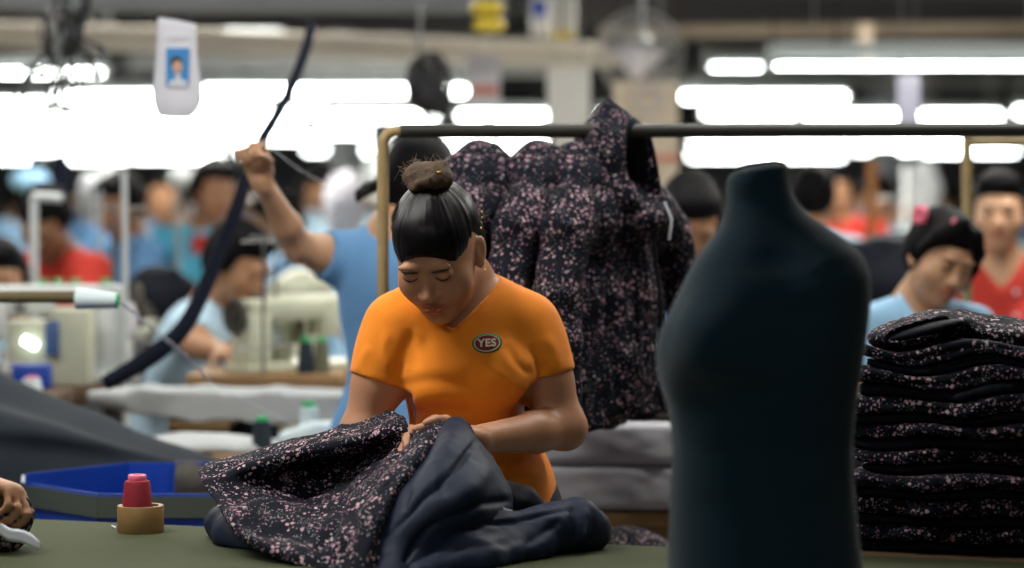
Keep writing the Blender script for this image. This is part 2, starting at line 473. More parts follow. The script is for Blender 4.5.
class Torso:
    def __init__(s, nb, pc, shL, shR, w=1.0, fem=True, depth=1.0):
        s.nb, s.pc, s.shL, s.shR = map(lambda v: np.asarray(v, float), (nb, pc, shL, shR))
        s.up = unit(s.nb - s.pc); x = s.shL - s.shR; x = unit(x - s.up*(x@s.up)); s.x = x
        s.back = np.cross(s.up, x); s.R = np.stack([x, s.back, s.up], 1)
        s.L = np.linalg.norm(s.nb - s.pc)/.50; s.w = w; s.fem = fem; s.dp = depth
    def at(s, x, y, z): return s.pc + s.x*x*s.w + s.back*y + s.up*z*s.L
    def prims(s, F, g=0.0, k=.05):
        w, dp = s.w, s.dp
        E = lambda p, r, kk=k: F.ell(s.at(*p), (r[0]*w+g, r[1]*dp+g, r[2]*s.L+g), s.R, kk)
        E((0, 0, .34), (.140, .098, .17)); E((0, .005, .16), (.112, .086, .15)); E((0, .0, .01), (.155, .108, .135))
        E((0, .012, .40), (.105, .075, .085))
        if s.fem:
            for q in (-1, 1): E((q*.070, -.072, .305), (.060, .050, .058), .035)
        for sh in (s.shL, s.shR):
            F.cone(s.nb - s.up*.055*s.L, sh, .046+g, .044+g, .04)
            F.cone(s.nb - s.up*.004, sh + s.up*.004, .026+g, .034+g, .04)

def person(name, label, cat='person', group=None, *, head, hR, s=1.0, nb, pc, shL, shR, elL, elR, wrL, wrR,
           skin, shirt=None, hair=None, style='short', fem=True, w=1.0, depth=1.0, h=.010, hf=.0055, sleeve=.62,
           arm=1.0, handL=None, handR=None, legs='stand', trousers=None, vneck=.0, detail=True, shirt_fn=None,
           body_fn=None, hair_fn=None, floor=0.0, yaw=None, collar=None, sh_h=None, extra_lo=(0,0,0), extra_hi=(0,0,0)):
    head = np.asarray(head, float)
    T = Torso(nb, pc, shL, shR, w, fem, depth)
    root = empty(name, (T.pc[0], T.pc[1], floor), label, cat, group)
    shL, shR, elL, elR, wrL, wrR = map(lambda v: np.asarray(v, float), (shL, shR, elL, elR, wrL, wrR))
    fwd = -T.back.copy(); fwd[2] = 0; fwd = unit(fwd)
    hipL = T.at(.085, 0, -.05); hipR = T.at(-.085, 0, -.05)
    if legs == 'sit':
        kL = hipL + fwd*.40 + V3(0,0,-.04); kR = hipR + fwd*.40 + V3(0,0,-.04)
        aL = V3(kL[0], kL[1], floor+.09) - fwd*.02; aR = V3(kR[0], kR[1], floor+.09) - fwd*.02
    else:
        kL = (hipL*.5 + V3(hipL[0], hipL[1], floor+.09)*.5) + fwd*.02; kR = (hipR*.5 + V3(hipR[0], hipR[1], floor+.09)*.5) + fwd*.02
        aL = V3(T.at(.09,0,0)[0], hipL[1], floor+.09); aR = V3(T.at(-.09,0,0)[0], hipR[1], floor+.09)
    pts = np.array([head, T.nb, T.pc, shL, shR, elL, elR, wrL, wrR, hipL, hipR, kL, kR, aL, aR])
    lo = pts.min(0) - .17; hi = pts.max(0) + .17; lo[2] = floor - .02
    lo = lo + np.array(extra_lo); hi = hi + np.array(extra_hi)
    ft = (head - .135*s, head + .135*s)
    F = Field(lo, hi, h, ft, hf)
    T.prims(F)
    nk = head + hR @ (V3(0, .022, -.06)*s)
    F.chain([nk, T.nb + T.up*.01, T.nb - T.up*.05], [.049*s, .052*s, .07], .03)
    a = arm
    for sh, el, wr in ((shL, elL, wrL), (shR, elR, wrR)):
        F.chain([sh, sh*.5 + el*.5, el], [.045*a, .043*a, .037*a], .03)
        m = el*.68 + wr*.32
        F.chain([el, m, wr], [.036*a, .034*a, .0235*a], .02)
    for hd, wr, el, sd in ((handL, wrL, elL, 1), (handR, wrR, elR, -1)):
        if hd is None: hd = {}
        hand(F, wr, hd.get('d', wr - el), hd.get('n', V3(0, 0, -1) if abs(unit(wr-el)[2]) < .8 else fwd), s*hd.get('s', 1), hd.get('curl', (.35,.4,.4,.45)), hd.get('thumb', (.7,.4,.3)), hd.get('side', sd), hd.get('spread', .02))
    for hp, kn, an in ((hipL, kL, aL), (hipR, kR, aR)):
        F.chain([hp, kn, an], [.085*w, .052, .036], .03)
        F.cone(an - V3(0,0,.05), an + fwd*.14 - V3(0,0,.06), .034, .028, .02)
    head_prims(F, head, hR, s)
    if body_fn: body_fn(F, T)
    co, Fc = F.mesh(); co = smooth(co, Fc, 1, .35)
    body = npmesh('body', co, Fc, skin, root, col=head_tint(co, head, hR, s))
    bvh = BVHTree.FromPolygons([Vector(v) for v in co], [list(map(int, f)) for f in Fc])
    # trousers
    if trousers is not None:
        hh = max(h, .010)
        lo2 = np.array([lo[0], lo[1], floor+.02]); hi2 = hi.copy(); hi2[2] = T.at(0,0,.12)[2] + .05
        G = Field(lo2, hi2, hh)
        G.ell(T.at(0,0,.01), (.155*w+.004, .108*depth+.004, .135*T.L+.01), T.R, .03)
        for hp, kn, an in ((hipL, kL, aL), (hipR, kR, aR)):
            G.chain([hp, kn, an - V3(0,0,.02)], [.085*w+.012, .066, .058], .03)
        G.cut(T.at(0,0,.10), T.up)
        c2, f2 = G.mesh(); c2 = smooth(c2, f2, 1)
        npmesh('trousers', c2, f2, trousers, root)
    if shirt is not None:
        lo3 = np.array([shR, shL, T.pc, T.nb, elL, elR]).min(0) - .19; hi3 = np.array([shR, shL, T.pc, T.nb, elL, elR]).max(0) + .19
        G = Field(lo3, hi3, sh_h or max(h*.8, .004))
        T.prims(G, .009)
        if sh_h is None or shirt_fn is None: G.ell(T.at(0,0,-.04), (.158*w+.012, .112*depth+.014, .22), T.R, .04)
        G.cut(T.at(0,0,-.17 if shirt_fn is not None else -.13), -T.up, .003)
        cuts = []
        for sh, el in ((shL, elL), (shR, elR)):
            e = sh + (el - sh)*sleeve; G2 = None
            G.chain([sh, sh + (el-sh)*.5*sleeve, e], [.050*a, .052*a, .054*a], .035)
            # square cuff
            d = unit(el - sh)
            G.box(e + d*.05*a, (.08*a, .08*a, .05*a), np.stack([unit(np.cross(d, V3(.3,.9,.1))), unit(np.cross(d, np.cross(d, V3(.3,.9,.1)))), d], 1), .002, .003, 'sub')
        G.chain([T.nb - T.up*.012 + T.back*.01, nk + T.up*.06], [.060, .075], .01, 'sub')
        if vneck: G.wedge(T.nb - T.up*vneck, T.R, .86, .003, .0)
        if shirt_fn: shirt_fn(G, T)
        c3, f3 = G.mesh(); c3 = smooth(c3, f3, 2, .4)
        if isinstance(collar, dict) and 'disp' in collar: c3 = collar['disp'](c3, f3)
        so = npmesh('shirt', c3, f3, shirt, root)
        root['_n'] = 1
        sb = BVHTree.FromPolygons([Vector(v) for v in c3], [list(map(int, f)) for f in f3])
    else: sb = None; so = None
    ho = None
    if hair is not None:
        G = Field(head - .17*s - (0 if style != 'pony' else 0), head + .17*s + V3(0,0,.02), max(hf, .0024))
        if hair_fn: hair_fn(G, head, hR, s)
        else: hair_prims(G, head, hR, s, style)
        c4, f4 = G.mesh(); c4 = smooth(c4, f4, 1, .4)
        st = strands(c4, head, hR, s, style)
        if style == 'bun': c4 = c4 + vnormals(c4, f4)*(fbm(np.stack([st[:,0]*.42, st[:,1]*.42, st[:,2]*.12], 1), 1.0, 3, 2)*.0007)[:,None]
        ho = npmesh('hair', c4, f4, hair, root, attr=strands(c4, head, hR, s, style))
    if detail:
        for q in (-1, 1):
            M = MB(); M2 = MB()
            face_curve(M, bvh, head, hR, s, [(q*.0165,.0045),(q*.023,.0015),(q*.031,.0005),(q*.039,.002),(q*.046,.006)], [.0008,.0014,.0018,.0016,.0008])
            face_curve(M2, bvh, head, hR, s, [(q*.013,.0165),(q*.022,.020),(q*.034,.0225),(q*.042,.021),(q*.047,.018)], [.0012,.0026,.0028,.0020,.0008])
            if M.v: M.build('eyelashes', MAT['lash'], root)
            if M2.v: M2.build('eyebrow', MAT['brow'], root)
    return dict(root=root, body=body, bvh=bvh, T=T, shirt=so, sbvh=sb, hair=ho, head=head, hR=hR)

def face_curve(M, bvh, c, R, s, pts, rad):
    out = []
    fine = catmull([(x, 0, z) for x, z in pts], 4); rr = np.interp(np.linspace(0,1,len(fine)), np.linspace(0,1,len(rad)), rad)
    for p in fine:
        o = c + R @ (V3(p[0], -.16, p[2])*s); d = R @ V3(0,1,0)
        h = bvh.ray_cast(Vector(o), Vector(d), .2)
        if h[0] is None: return
        out.append(np.array(h[0]) - d*.0002)
    M.tube(out, [r*s for r in rr], 6)

def strands(co, c, R, s, style):
    q = ((co - c) @ R)/s
    if style == 'bun': ctr = V3(0, .045, .12); ax = unit(V3(0, .35, 1))
    elif style == 'pony': ctr = V3(0, .11, .05); ax = unit(V3(0, 1, .4))
    else: ctr = V3(.01, .02, .10); ax = V3(0, 0, 1)
    d = q - ctr; a = np.cross(ax, V3(1,0,0)); a = unit(a); b = np.cross(ax, a)
    ang = np.arctan2(d @ b, d @ a); r = np.linalg.norm(d, axis=1)
    return np.stack([np.cos(ang)*34, np.sin(ang)*34, r*9], 1)

def hair_prims(G, c, R, s, style):
    T = lambda x, y, z: c + R @ (V3(x, y, z)*s)
    E = lambda p, r, k=.02, op='add', R2=None: G.ell(T(*p), np.array(r)*s, R if R2 is None else R @ R2, k*s, op)
    E((0, .022, .040), (.079, .096, .088))
    if style in ('short', 'man'):
        E((0, .045, -.01), (.080, .070, .075), .03)
        for q in (-1, 1): E((q*.066, .022, .012), (.017, .045, .045), .02)
    if style == 'bob' or style == 'long':
        for q in (-1, 1): E((q*.066, .010, -.045), (.022, .050, .070), .02)
        E((0, .07, -.05), (.07, .045, .09), .03)
    # cut the face out with a slanted plane, softened
    n = R @ unit(V3(0, -1.0, -.95)); p = T(0, -.086, .048 if style != 'man' else .046)
    G.cut(p, n, .004*s)
    if style == 'bun': G.cut(T(0, 0, -.045), R @ unit(V3(0, -.9, -1)), .01*s)
    if style in ('short', 'man'): G.cut(T(0, 0.02, -.062), R @ unit(V3(0, -.25, -1)), .01*s)
    if style in ('short', 'man', 'bob', 'long'):
        # fringe mass over the forehead
        E((0, -.040, .090), (.060, .042, .026), .03)
    if style == 'pony':
        G.cut(T(0, 0, -.045), R @ unit(V3(0, -.9, -1)), .01*s)
        G.chain([T(0,.11,.05), T(0,.145,.06), T(0,.16,.02)], [.02*s,.024*s,.014*s], .01)
# ------------------------------------------------------------------ materials of the place
MAT = {}
MAT['lash'] = mat_plain('lash_black', (.012,.009,.008), .6)
MAT['brow'] = mat_plain('brow_black', (.03,.02,.016), .7)
MAT['skin_main'] = mat_skin('skin_warm', (.50,.245,.14))
MAT['hair_main'] = mat_hair('hair_black', (.005,.0045,.006), (.008,.006,.007), .30, .16)
MAT['orange'] = mat_plain('orange_knit', (.96,.275,.014), .8, bump=.35, bscale=700, sheen=.15, spec=.25, var=.05, vscale=5)
MAT['jeans'] = mat_plain('trousers_dark', (.02,.022,.035), .8, bump=.3, bscale=300)
MAT['hair_bun'] = mat_hair('hair_bun_brown', (.010,.006,.005), (.13,.07,.032), .75)
MAT['hair_loose'] = mat_plain('hair_loose_brown', (.16,.085,.035), .5)
MAT['gold'] = mat_plain('gold', (.75,.48,.12), .3, metal=.9)
MAT['maroon'] = mat_plain('patch_maroon', (.22,.012,.03), .7)
MAT['cream'] = mat_plain('patch_cream', (.70,.64,.48), .7)
MAT['green'] = mat_plain('patch_green', (.025,.20,.08), .7)
NAVY = (.0075,.0095,.017)
MAT['floral'] = mat_floral('floral_print', (.004,.005,.012), .66, 120, 1.0)
MAT['floral_hang'] = mat_floral('floral_print_hanging', (.004,.0055,.012), .66, 124, .85)
MAT['floral_pile'] = mat_floral('floral_print_folded', (.003,.004,.010), .72, 110, .9)
MAT['navy'] = mat_plain('navy_quilted_nylon', (.007,.014,.036), .62, bump=.9, bscale=38, spec=.25, var=.15)
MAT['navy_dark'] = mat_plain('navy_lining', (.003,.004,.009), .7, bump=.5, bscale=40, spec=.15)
MAT['label_white'] = mat_plain('label_white', (.62,.65,.72), .7)
MAT['olive'] = mat_plain('olive_table_cover', (.056,.064,.034), .85, spec=.12, bump=.25, bscale=500, var=.12, vscale=3)
MAT['steel'] = mat_plain('grey_steel', (.22,.22,.22), .4, metal=.8)
MAT['paint_grey'] = mat_plain('grey_paint', (.30,.33,.33), .55, var=.1)
MAT['rail'] = mat_plain('rail_pipe', (.020,.021,.016), .5, metal=.0, var=.35, vscale=20)
MAT['bamboo'] = mat_plain('yellowed_pipe', (.33,.24,.11), .55, var=.22, vscale=25)
MAT['form'] = mat_plain('dress_form_cloth', (.005,.019,.031), .9, bump=.3, bscale=420, sheen=.15, spec=.1)
MAT['kraft'] = mat_plain('kraft_tape', (.27,.16,.06), .5, var=.1)
MAT['card_inner'] = mat_plain('card_core', (.30,.19,.10), .8)
MAT['red_thread'] = mat_plain('red_thread', (.26,.006,.022), .65, bump=.6, bscale=500)
MAT['pink'] = mat_plain('pink_plastic', (.80,.16,.26), .4)
MAT['blue_plastic'] = mat_plain('blue_corrugated', (.004,.045,.36), .45, var=.15, vscale=6)
MAT['band'] = mat_plain('grey_olive_band', (.055,.070,.058), .8, bump=.3, bscale=300)
MAT['slate'] = mat_plain('slate_cloth', (.012,.019,.029), .85, bump=.35, bscale=300, var=.15, vscale=4)
MAT['taupe'] = mat_plain('taupe_cloth', (.055,.048,.040), .9, bump=.4, bscale=200)
MAT['white_cloth'] = mat_plain('white_cloth', (.44,.46,.47), .85, bump=.4, bscale=60, var=.08)
MAT['grey_cloth'] = mat_plain('grey_white_fabric', (.50,.49,.54), .7, bump=.5, bscale=30, var=.12, vscale=9)
MAT['wood'] = mat_plain('worn_wood', (.30,.17,.07), .6, var=.3, vscale=14)
MAT['darkwood'] = mat_plain('dark_wood', (.10,.055,.028), .7, var=.3, vscale=10)
MAT['cream_paint'] = mat_plain('cream_enamel', (.55,.56,.43), .35, var=.1, vscale=15)
MAT['white_paint'] = mat_plain('white_enamel', (.62,.65,.66), .35, var=.06)
MAT['blacky'] = mat_plain('black_rubber', (.014,.014,.016), .6)
MAT['thread_dark'] = mat_plain('dark_thread', (.012,.022,.035), .8, bump=.5, bscale=500)
MAT['thread_white'] = mat_plain('white_thread', (.62,.72,.76), .8, bump=.5, bscale=500)
MAT['thread_olive'] = mat_plain('olive_thread', (.13,.13,.08), .85, bump=.5, bscale=500)
MAT['green_plastic'] = mat_plain('green_plastic', (.01,.40,.12), .4)
MAT['strap'] = mat_plain('dark_strap', (.004,.006,.016), .9, spec=.2)
MAT['paper'] = mat_plain('paper', (.62,.60,.56), .8, var=.05)
MAT['paper_cream'] = mat_plain('paper_cream', (.60,.50,.38), .8, var=.08)
MAT['photo_blue'] = mat_plain('photo_blue', (.03,.24,.58), .5)
MAT['red_poly'] = mat_plain('red_cotton', (.48,.03,.018), .85, bump=.3, bscale=300, var=.1)
MAT['lblue'] = mat_plain('light_blue_cotton', (.26,.46,.66), .85, bump=.3, bscale=300, var=.08)
MAT['blue'] = mat_plain('sky_blue_cotton', (.13,.30,.56), .85, bump=.3, bscale=300, var=.08)
MAT['turq'] = mat_plain('turquoise_cotton', (.08,.42,.60), .85, bump=.3, bscale=300, var=.08)
MAT['pale'] = mat_plain('pale_blue_cotton', (.40,.56,.68), .85, bump=.3, bscale=300, var=.08)
MAT['skin_a'] = mat_skin('skin_light', (.50,.28,.165)); MAT['skin_b'] = mat_skin('skin_tan', (.36,.185,.10)); MAT['skin_c'] = mat_skin('skin_deep', (.24,.12,.065))
MAT['hair_far'] = mat_hair('hair_far', (.004,.004,.005), (.007,.006,.007), .6, .06)
MAT['tube'] = mat_emit('lit_tube', (.95,1.0,.96), 17.0)
MAT['led'] = mat_emit('machine_lamp', (.85,1,.9), 6.0)
MAT['yellow'] = mat_plain('yellow_plastic', (.75,.55,.04), .35)
MAT['paper_w'] = mat_plain('card_white', (.70,.70,.78), .5)
MAT['paper_w2'] = mat_plain('bright_paper', (.62,.60,.64), .6)
MAT['stripe'] = mat_plain('faded_red', (.60,.20,.13), .7)
MAT['bag'] = mat_plain('milky_plastic', (.42,.42,.52), .4)
MAT['darkgrey'] = mat_plain('dark_grey_metal', (.06,.055,.065), .5)
MAT['pale_wire'] = mat_plain('pale_wire', (.30,.29,.28), .5)
MAT['photo_dim'] = mat_plain('blue_plate', (.06,.12,.28), .5)
MAT['thread_bar'] = mat_plain('thread_wrapped', (.12,.095,.045), .9, bump=.6, bscale=400)
MAT['orange_wood'] = mat_plain('orange_wood', (.35,.13,.03), .6, var=.25)
MAT['pinkish'] = mat_plain('pinkish_cloth', (.50,.30,.27), .9)

MAT['skin_flat'] = mat_plain('portrait_skin', (.60,.36,.26), .6)
MAT['cable'] = mat_plain('cable_grey', (.05,.05,.055), .7)
MAT['light_housing'] = mat_plain('light_housing', (.42,.47,.47), .6)
# ------------------------------------------------------------------ the woman in the orange shirt
def pix(co): return np.stack([CX + co[:,0]/co[:,1]*FPX, HY - (co[:,2]-HC)/co[:,1]*FPX], 1)

def fold_disp(folds, facing=-1.0):
    """folds: (points in px, width px, height m) pressed into the cloth that faces the aisle"""
    def fn(co, F):
        N = vnormals(co, F); q = pix(co); front = np.clip(-N[:,1]*3 + .3, 0, 1); D = np.zeros(len(co))
        for pts, wd, amp in folds:
            pts = catmull([(a, b, 0) for a, b in pts], 5)[:,:2]; best = np.full(len(co), 1e9); tt = np.zeros(len(co))
            for i in range(len(pts)-1):
                a, b = pts[i], pts[i+1]; d = b - a; L = d@d + 1e-9
                t = np.clip(((q - a) @ d)/L, 0, 1); r = np.linalg.norm(q - a - t[:,None]*d, axis=1)
                m = r < best; best[m] = r[m]; tt[m] = ((i + t[m])/(len(pts)-1))
            taper = np.clip(np.minimum(tt, 1-tt)*4, 0, 1)**.6
            D += amp*np.exp(-(best/wd)**2)*taper
        return co + N*(D*front)[:,None]
    return fn

def build_woman():
    Y = 4.30
    head = P(438, 252, 4.26); hR = frame(-15, 36, -3)
    nb = P(460, 284, 4.37); pc = P(475, 496, 4.43)
    shL = P(526, 327, 4.38); shR = P(398, 327, 4.35)
    elL = P(565, 428, 4.36); elR = P(361, 434, 4.33)
    wrL = P(468, 441, 4.18); wrR = P(377, 444, 4.30)
    folds = [([(451,330),(478,303),(501,279)], 2.2, .0022), ([(449,337),(482,307),(506,284)], 1.3, -.0018), ([(449,329),(440,320),(430,310)], 2.2, .0022), ([(396,388),(430,380),(470,386)], 7, -.004), ([(404,402),(450,396),(520,404)], 8, .004), ([(400,415),(440,410),(470,414)], 6, -.003),
             ([(535,376),(520,366),(506,345)], 5, -.005), ([(530,390),(505,380),(490,366)], 6, .004),
             ([(398,376),(404,350),(414,332)], 6, -.005), ([(391,372),(384,352),(388,330)], 5, .003),
             ([(415,330),(420,345),(418,362)], 6, .003), ([(540,452),(520,462),(500,468)], 5, -.005), ([(536,470),(515,480),(495,478)], 5, .004),
             ([(370,345),(362,360),(356,374)], 5, .003), ([(545,335),(556,352),(560,372)], 6, .003), ([(530,345),(538,362),(548,384)], 4, -.004),
             ([(540,360),(541,375),(537,392)], 5, -.006), ([(398,362),(397,378),(396,392)], 5, -.006),
             ([(455,332),(462,352),(470,372)], 8, .002), ([(440,420),(470,428),(500,424)], 6, -.004)]
    def disp(co, F):
        co = fold_disp(folds)(co, F)
        N = vnormals(co, F); return co + N*(fbm(co, 11, 3, 2)*.0022)[:,None]
    def sfn(G, T):
        G.wedge(T.nb - T.up*.064 - T.x*.027, T.R @ Ry(R_(6)), 1.12, .003, .0)
        # shirt falls straighter than the body: front and flanks below the bust, flared hem
        G.chain([T.at(0,-.035,.28), T.at(0,-.03,.02)], [.072,.075], .06)
        G.ell(T.at(0,0,-.06), (.136,.116,.22), T.R, .04)
        G.box(T.at(0,0,-.165), (.3,.3,.10), T.R, .001, .003, 'sub')
        # side slit
        G.cone(T.at(.155,-.02,-.085), T.at(.165,-.03,-.02), .008, .001, .002, 'sub')
    def hfn(G, c, R, s):
        T = lambda x, y, z: c + R @ (V3(x, y, z)*s)
        E = lambda p, r, k=.02, op='add', R2=None: G.ell(T(*p), np.array(r)*s, R if R2 is None else R @ R2, k*s, op)
        E((0, .024, .042), (.0755, .092, .084)); E((0, -.018, .040), (.0690, .0665, .072), .010)
        E((0, .055, -.01), (.074, .06, .07), .02)
        G.cut(T(0, -.084, .044), R @ unit(V3(0, -1.0, -.90)), .003)
        E((0, -.088, .026), (.034, .02, .018), .02, 'sub')
        G.cut(T(0, .03, -.045), R @ unit(V3(0, -.6, -1)), .01)
        for q in (-1,1): E((q*.085, .012, -.012), (.02,.024,.036), .006, 'sub')
    w = person('person', 'woman in bright orange v-neck shirt looking down at a jacket she handles', head=head, hR=hR, s=.97,
        nb=nb, pc=pc, shL=shL, shR=shR, elL=elL, elR=elR, wrL=wrL, wrR=wrR, skin=MAT['skin_main'], shirt=MAT['orange'],
        hair=MAT['hair_main'], style='bun', fem=True, w=.88, h=.0055, hf=.0020, sleeve=.52, arm=1.02, sh_h=.0042,
        trousers=MAT['jeans'], vneck=0, shirt_fn=sfn, hair_fn=hfn, collar={'disp': disp},
        handL=dict(d=V3(-.9,-.15,.05), n=V3(0,-.75,-.5), curl=(.55,.6,.65,.7), side=1),
        handR=dict(d=V3(.9,-.12,-.12), n=V3(0,-.75,-.5), curl=(.5,.55,.6,.65), side=-1))
    root = w['root']; hd, s = w['head'], .97
    T = lambda x, y, z: hd + hR @ (V3(x, y, z)*s)
    # bun with loose brown strands
    G = Field(T(0,.05,.13)-.09, T(0,.05,.13)+.09, .0026)
    bc = T(-.002, .050, .133)
    G.ell(bc, (.036,.032,.023), hR, .01); G.ell(T(.022,.048,.128), (.024,.024,.018), hR, .012); G.ell(T(-.022,.05,.138), (.020,.022,.019), hR, .012)
    for k in range(7):
        a = k*.9; G.chain([bc + hR@(V3(.034*math.cos(a+t), .030*math.sin(a+t), .008*math.sin(3*a+t*2))) for t in (0,.6,1.2)], [.007,.010,.006], .004)
    c, f = G.mesh(); N = vnormals(c, f); c = c + N*(fbm(c, 90, 5, 2)*.0016)[:,None]
    q = (c - bc) @ hR
    npmesh('hair_bun', c, f, MAT['hair_bun'], root, attr=np.stack([q[:,0]*60, q[:,1]*60, q[:,2]*400], 1))
    M = MB(); rnd = random.Random(4)
    for k in range(240):
        a = rnd.uniform(0, 6.28); r0 = rnd.uniform(.012, .036); h0 = rnd.uniform(-.006, .018)
        p0 = bc + hR @ V3(r0*math.cos(a)-.004, r0*math.sin(a)*.8, h0)
        dl = rnd.uniform(.008, .020); a2 = a + rnd.uniform(-1.2, 1.2)
        up = V3(0,0,1)*rnd.uniform(.1, .8) + hR @ V3(math.cos(a2)-.35, math.sin(a2)*.6, 0)
        up = unit(up); side = unit(np.cross(up, V3(0,1,0)))
        M.tube([p0, p0 + up*dl*.5 + side*rnd.uniform(-.3,.3)*dl, p0 + up*dl + side*rnd.uniform(-.6,.6)*dl], [.0004,.00035,.0002], 4)
    M.build('loose_strands', MAT['hair_loose'], root)
    M = MB()   # fine fly-away hairs standing off the left outline of the head
    hb = BVHTree.FromPolygons([Vector(v.co) + Vector(root['_loc'][:]) for v in w['hair'].data.vertices], [list(p.vertices) for p in w['hair'].data.polygons])
    for k in range(420):
        a = rnd.uniform(-1.9, 1.9); z = rnd.uniform(0, .09)
        dirn = hR @ unit(V3(math.sin(a), -.3*math.cos(a), z*8 + .1)); o = T(0,.02,.04) + dirn*.3
        hit = hb.ray_cast(Vector(o), Vector(-dirn), .4)
        if hit[0] is None: continue
        if abs(float(dirn @ V3(0,1,0))) > .35: continue
        p = np.array(hit[0]); tn = unit(np.cross(dirn, V3(0,1,0)))*rnd.choice((-1,1))
        L = rnd.uniform(.008,.02)
        M.tube([p - dirn*.001, p + tn*L*.5 + dirn*.0022, p + tn*L + dirn*rnd.uniform(.001,.005)], [.00035,.0003,.00015], 3)
    o = M.build('flyaway_hairs', MAT['hair_main'], root); o['kind'] = 'stuff'
    # yellow hair elastic, hair clip, earring
    M = MB(); M.tube([bc + hR @ V3(.034*math.cos(t), .030*math.sin(t), -.012) for t in np.linspace(0, 6.28, 25)[:-1]], .0035, 6, closed=True); M.build('hair_elastic', MAT['hair_main'], root)
    M = MB(); M.box(bc + hR @ V3(.026,-.012,.016), (.012,.004,.004), hR, .001); M.build('yellow_clip', MAT['gold'], root)
    M = MB()
    for q in (0,1,2,3): M.lathe(T(.0785+.001*q, .036+.006*q, .022+.008*q), [(.001,-.002),(.003,0),(.001,.002)], hR@V3(1,0,0), 8)
    M.build('hair_clip', MAT['gold'], root)
    M = MB(); c = T(.079, .000, -.041)
    for k in range(5):
        a = k*1.257; M.lathe(c + hR @ V3(.0012, .0032*math.cos(a), .0032*math.sin(a)), [(.0004,-.0015),(.0022,0),(.0004,.0015)], hR@V3(1,0,0), 8)
    M.build('earring', MAT['gold'], root)
    # rib band round the v neck: follow the opening's edge on the shirt
    sb = w['sbvh']
    def cast(px, py, off=.0015):
        o = Vector((0,0,HC)); d = Vector(P(px, py, 1.0)) - o; d.normalize(); hit = sb.ray_cast(o, d)
        return None if hit[0] is None else np.array(hit[0]) - np.array(d)*off
    # logo patch
    gx, gy, ax, ay = 487, 343, 15.2, 9.8
    M = MB(); NR = 28; rings = [0,.3,.6,.74,.80,.86,1.0]
    vs = [cast(gx, gy, .0022)]
    for r in rings[1:]:
        for k in range(NR):
            a = 2*math.pi*k/NR; vs.append(cast(gx + ax*r*math.cos(a), gy + ay*r*math.sin(a) - .05*ax*r*math.cos(a), .0022))
    if any(v is None for v in vs): print('PATCH MISS')
    else:
        fs = []; mi = []
        for k in range(NR): fs.append((0, 1+(k+1)%NR, 1+k)); mi.append(0)
        for j in range(len(rings)-2):
            for k in range(NR):
                l = (k+1)%NR; fs.append((1+j*NR+k, 1+j*NR+l, 1+(j+1)*NR+l, 1+(j+1)*NR+k)); mi.append(0 if rings[j+2] <= .81 else (1 if rings[j+2] <= .87 else 2))
        n = len(vs); back = [v + V3(0,.002,0) for v in vs]; o = 1+(len(rings)-2)*NR
        for k in range(NR):
            l = (k+1)%NR; fs.append((o+k, o+l, n+o+l, n+o+k)); mi.append(2)
        po = npmesh('logo_patch', np.array(vs+back), fs, [MAT['maroon'], MAT['cream'], MAT['green']], root, mi=mi)
        po['label'] = 'oval maroon and green patch reading YES'
    cu = bpy.data.curves.new('t', 'FONT'); cu.body = 'YES'; cu.align_x = 'CENTER'; cu.align_y = 'CENTER'; cu.size = 10.6; cu.offset = .32; cu.space_character = 1.06
    to = bpy.data.objects.new('t', cu); COL.objects.link(to); bpy.context.view_layer.update()
    me = bpy.data.meshes.new_from_object(to.evaluated_get(bpy.context.evaluated_depsgraph_get())); bpy.data.objects.remove(to)
    bm = bmesh.new(); bm.from_mesh(me); bmesh.ops.triangulate(bm, faces=bm.faces[:]); bm.verts.ensure_lookup_table()
    vs = [cast(gx + v.co.x*1.05, gy - v.co.y - .05*v.co.x, .0034) for v in bm.verts]
    if not any(v is None for v in vs):
        npmesh('patch_lettering', np.array(vs), [[v.index for v in f.verts] for f in bm.faces], MAT['cream'], po, sm=False) if False else None
        o = npmesh('patch_lettering', np.array(vs) - np.array(root['_loc'][:]), [[v.index for v in f.verts] for f in bm.faces], MAT['cream'], None, sm=False); o.parent = po
        md = o.modifiers.new('thick', 'SOLIDIFY'); md.thickness = .0008
    bm.free()
    return w
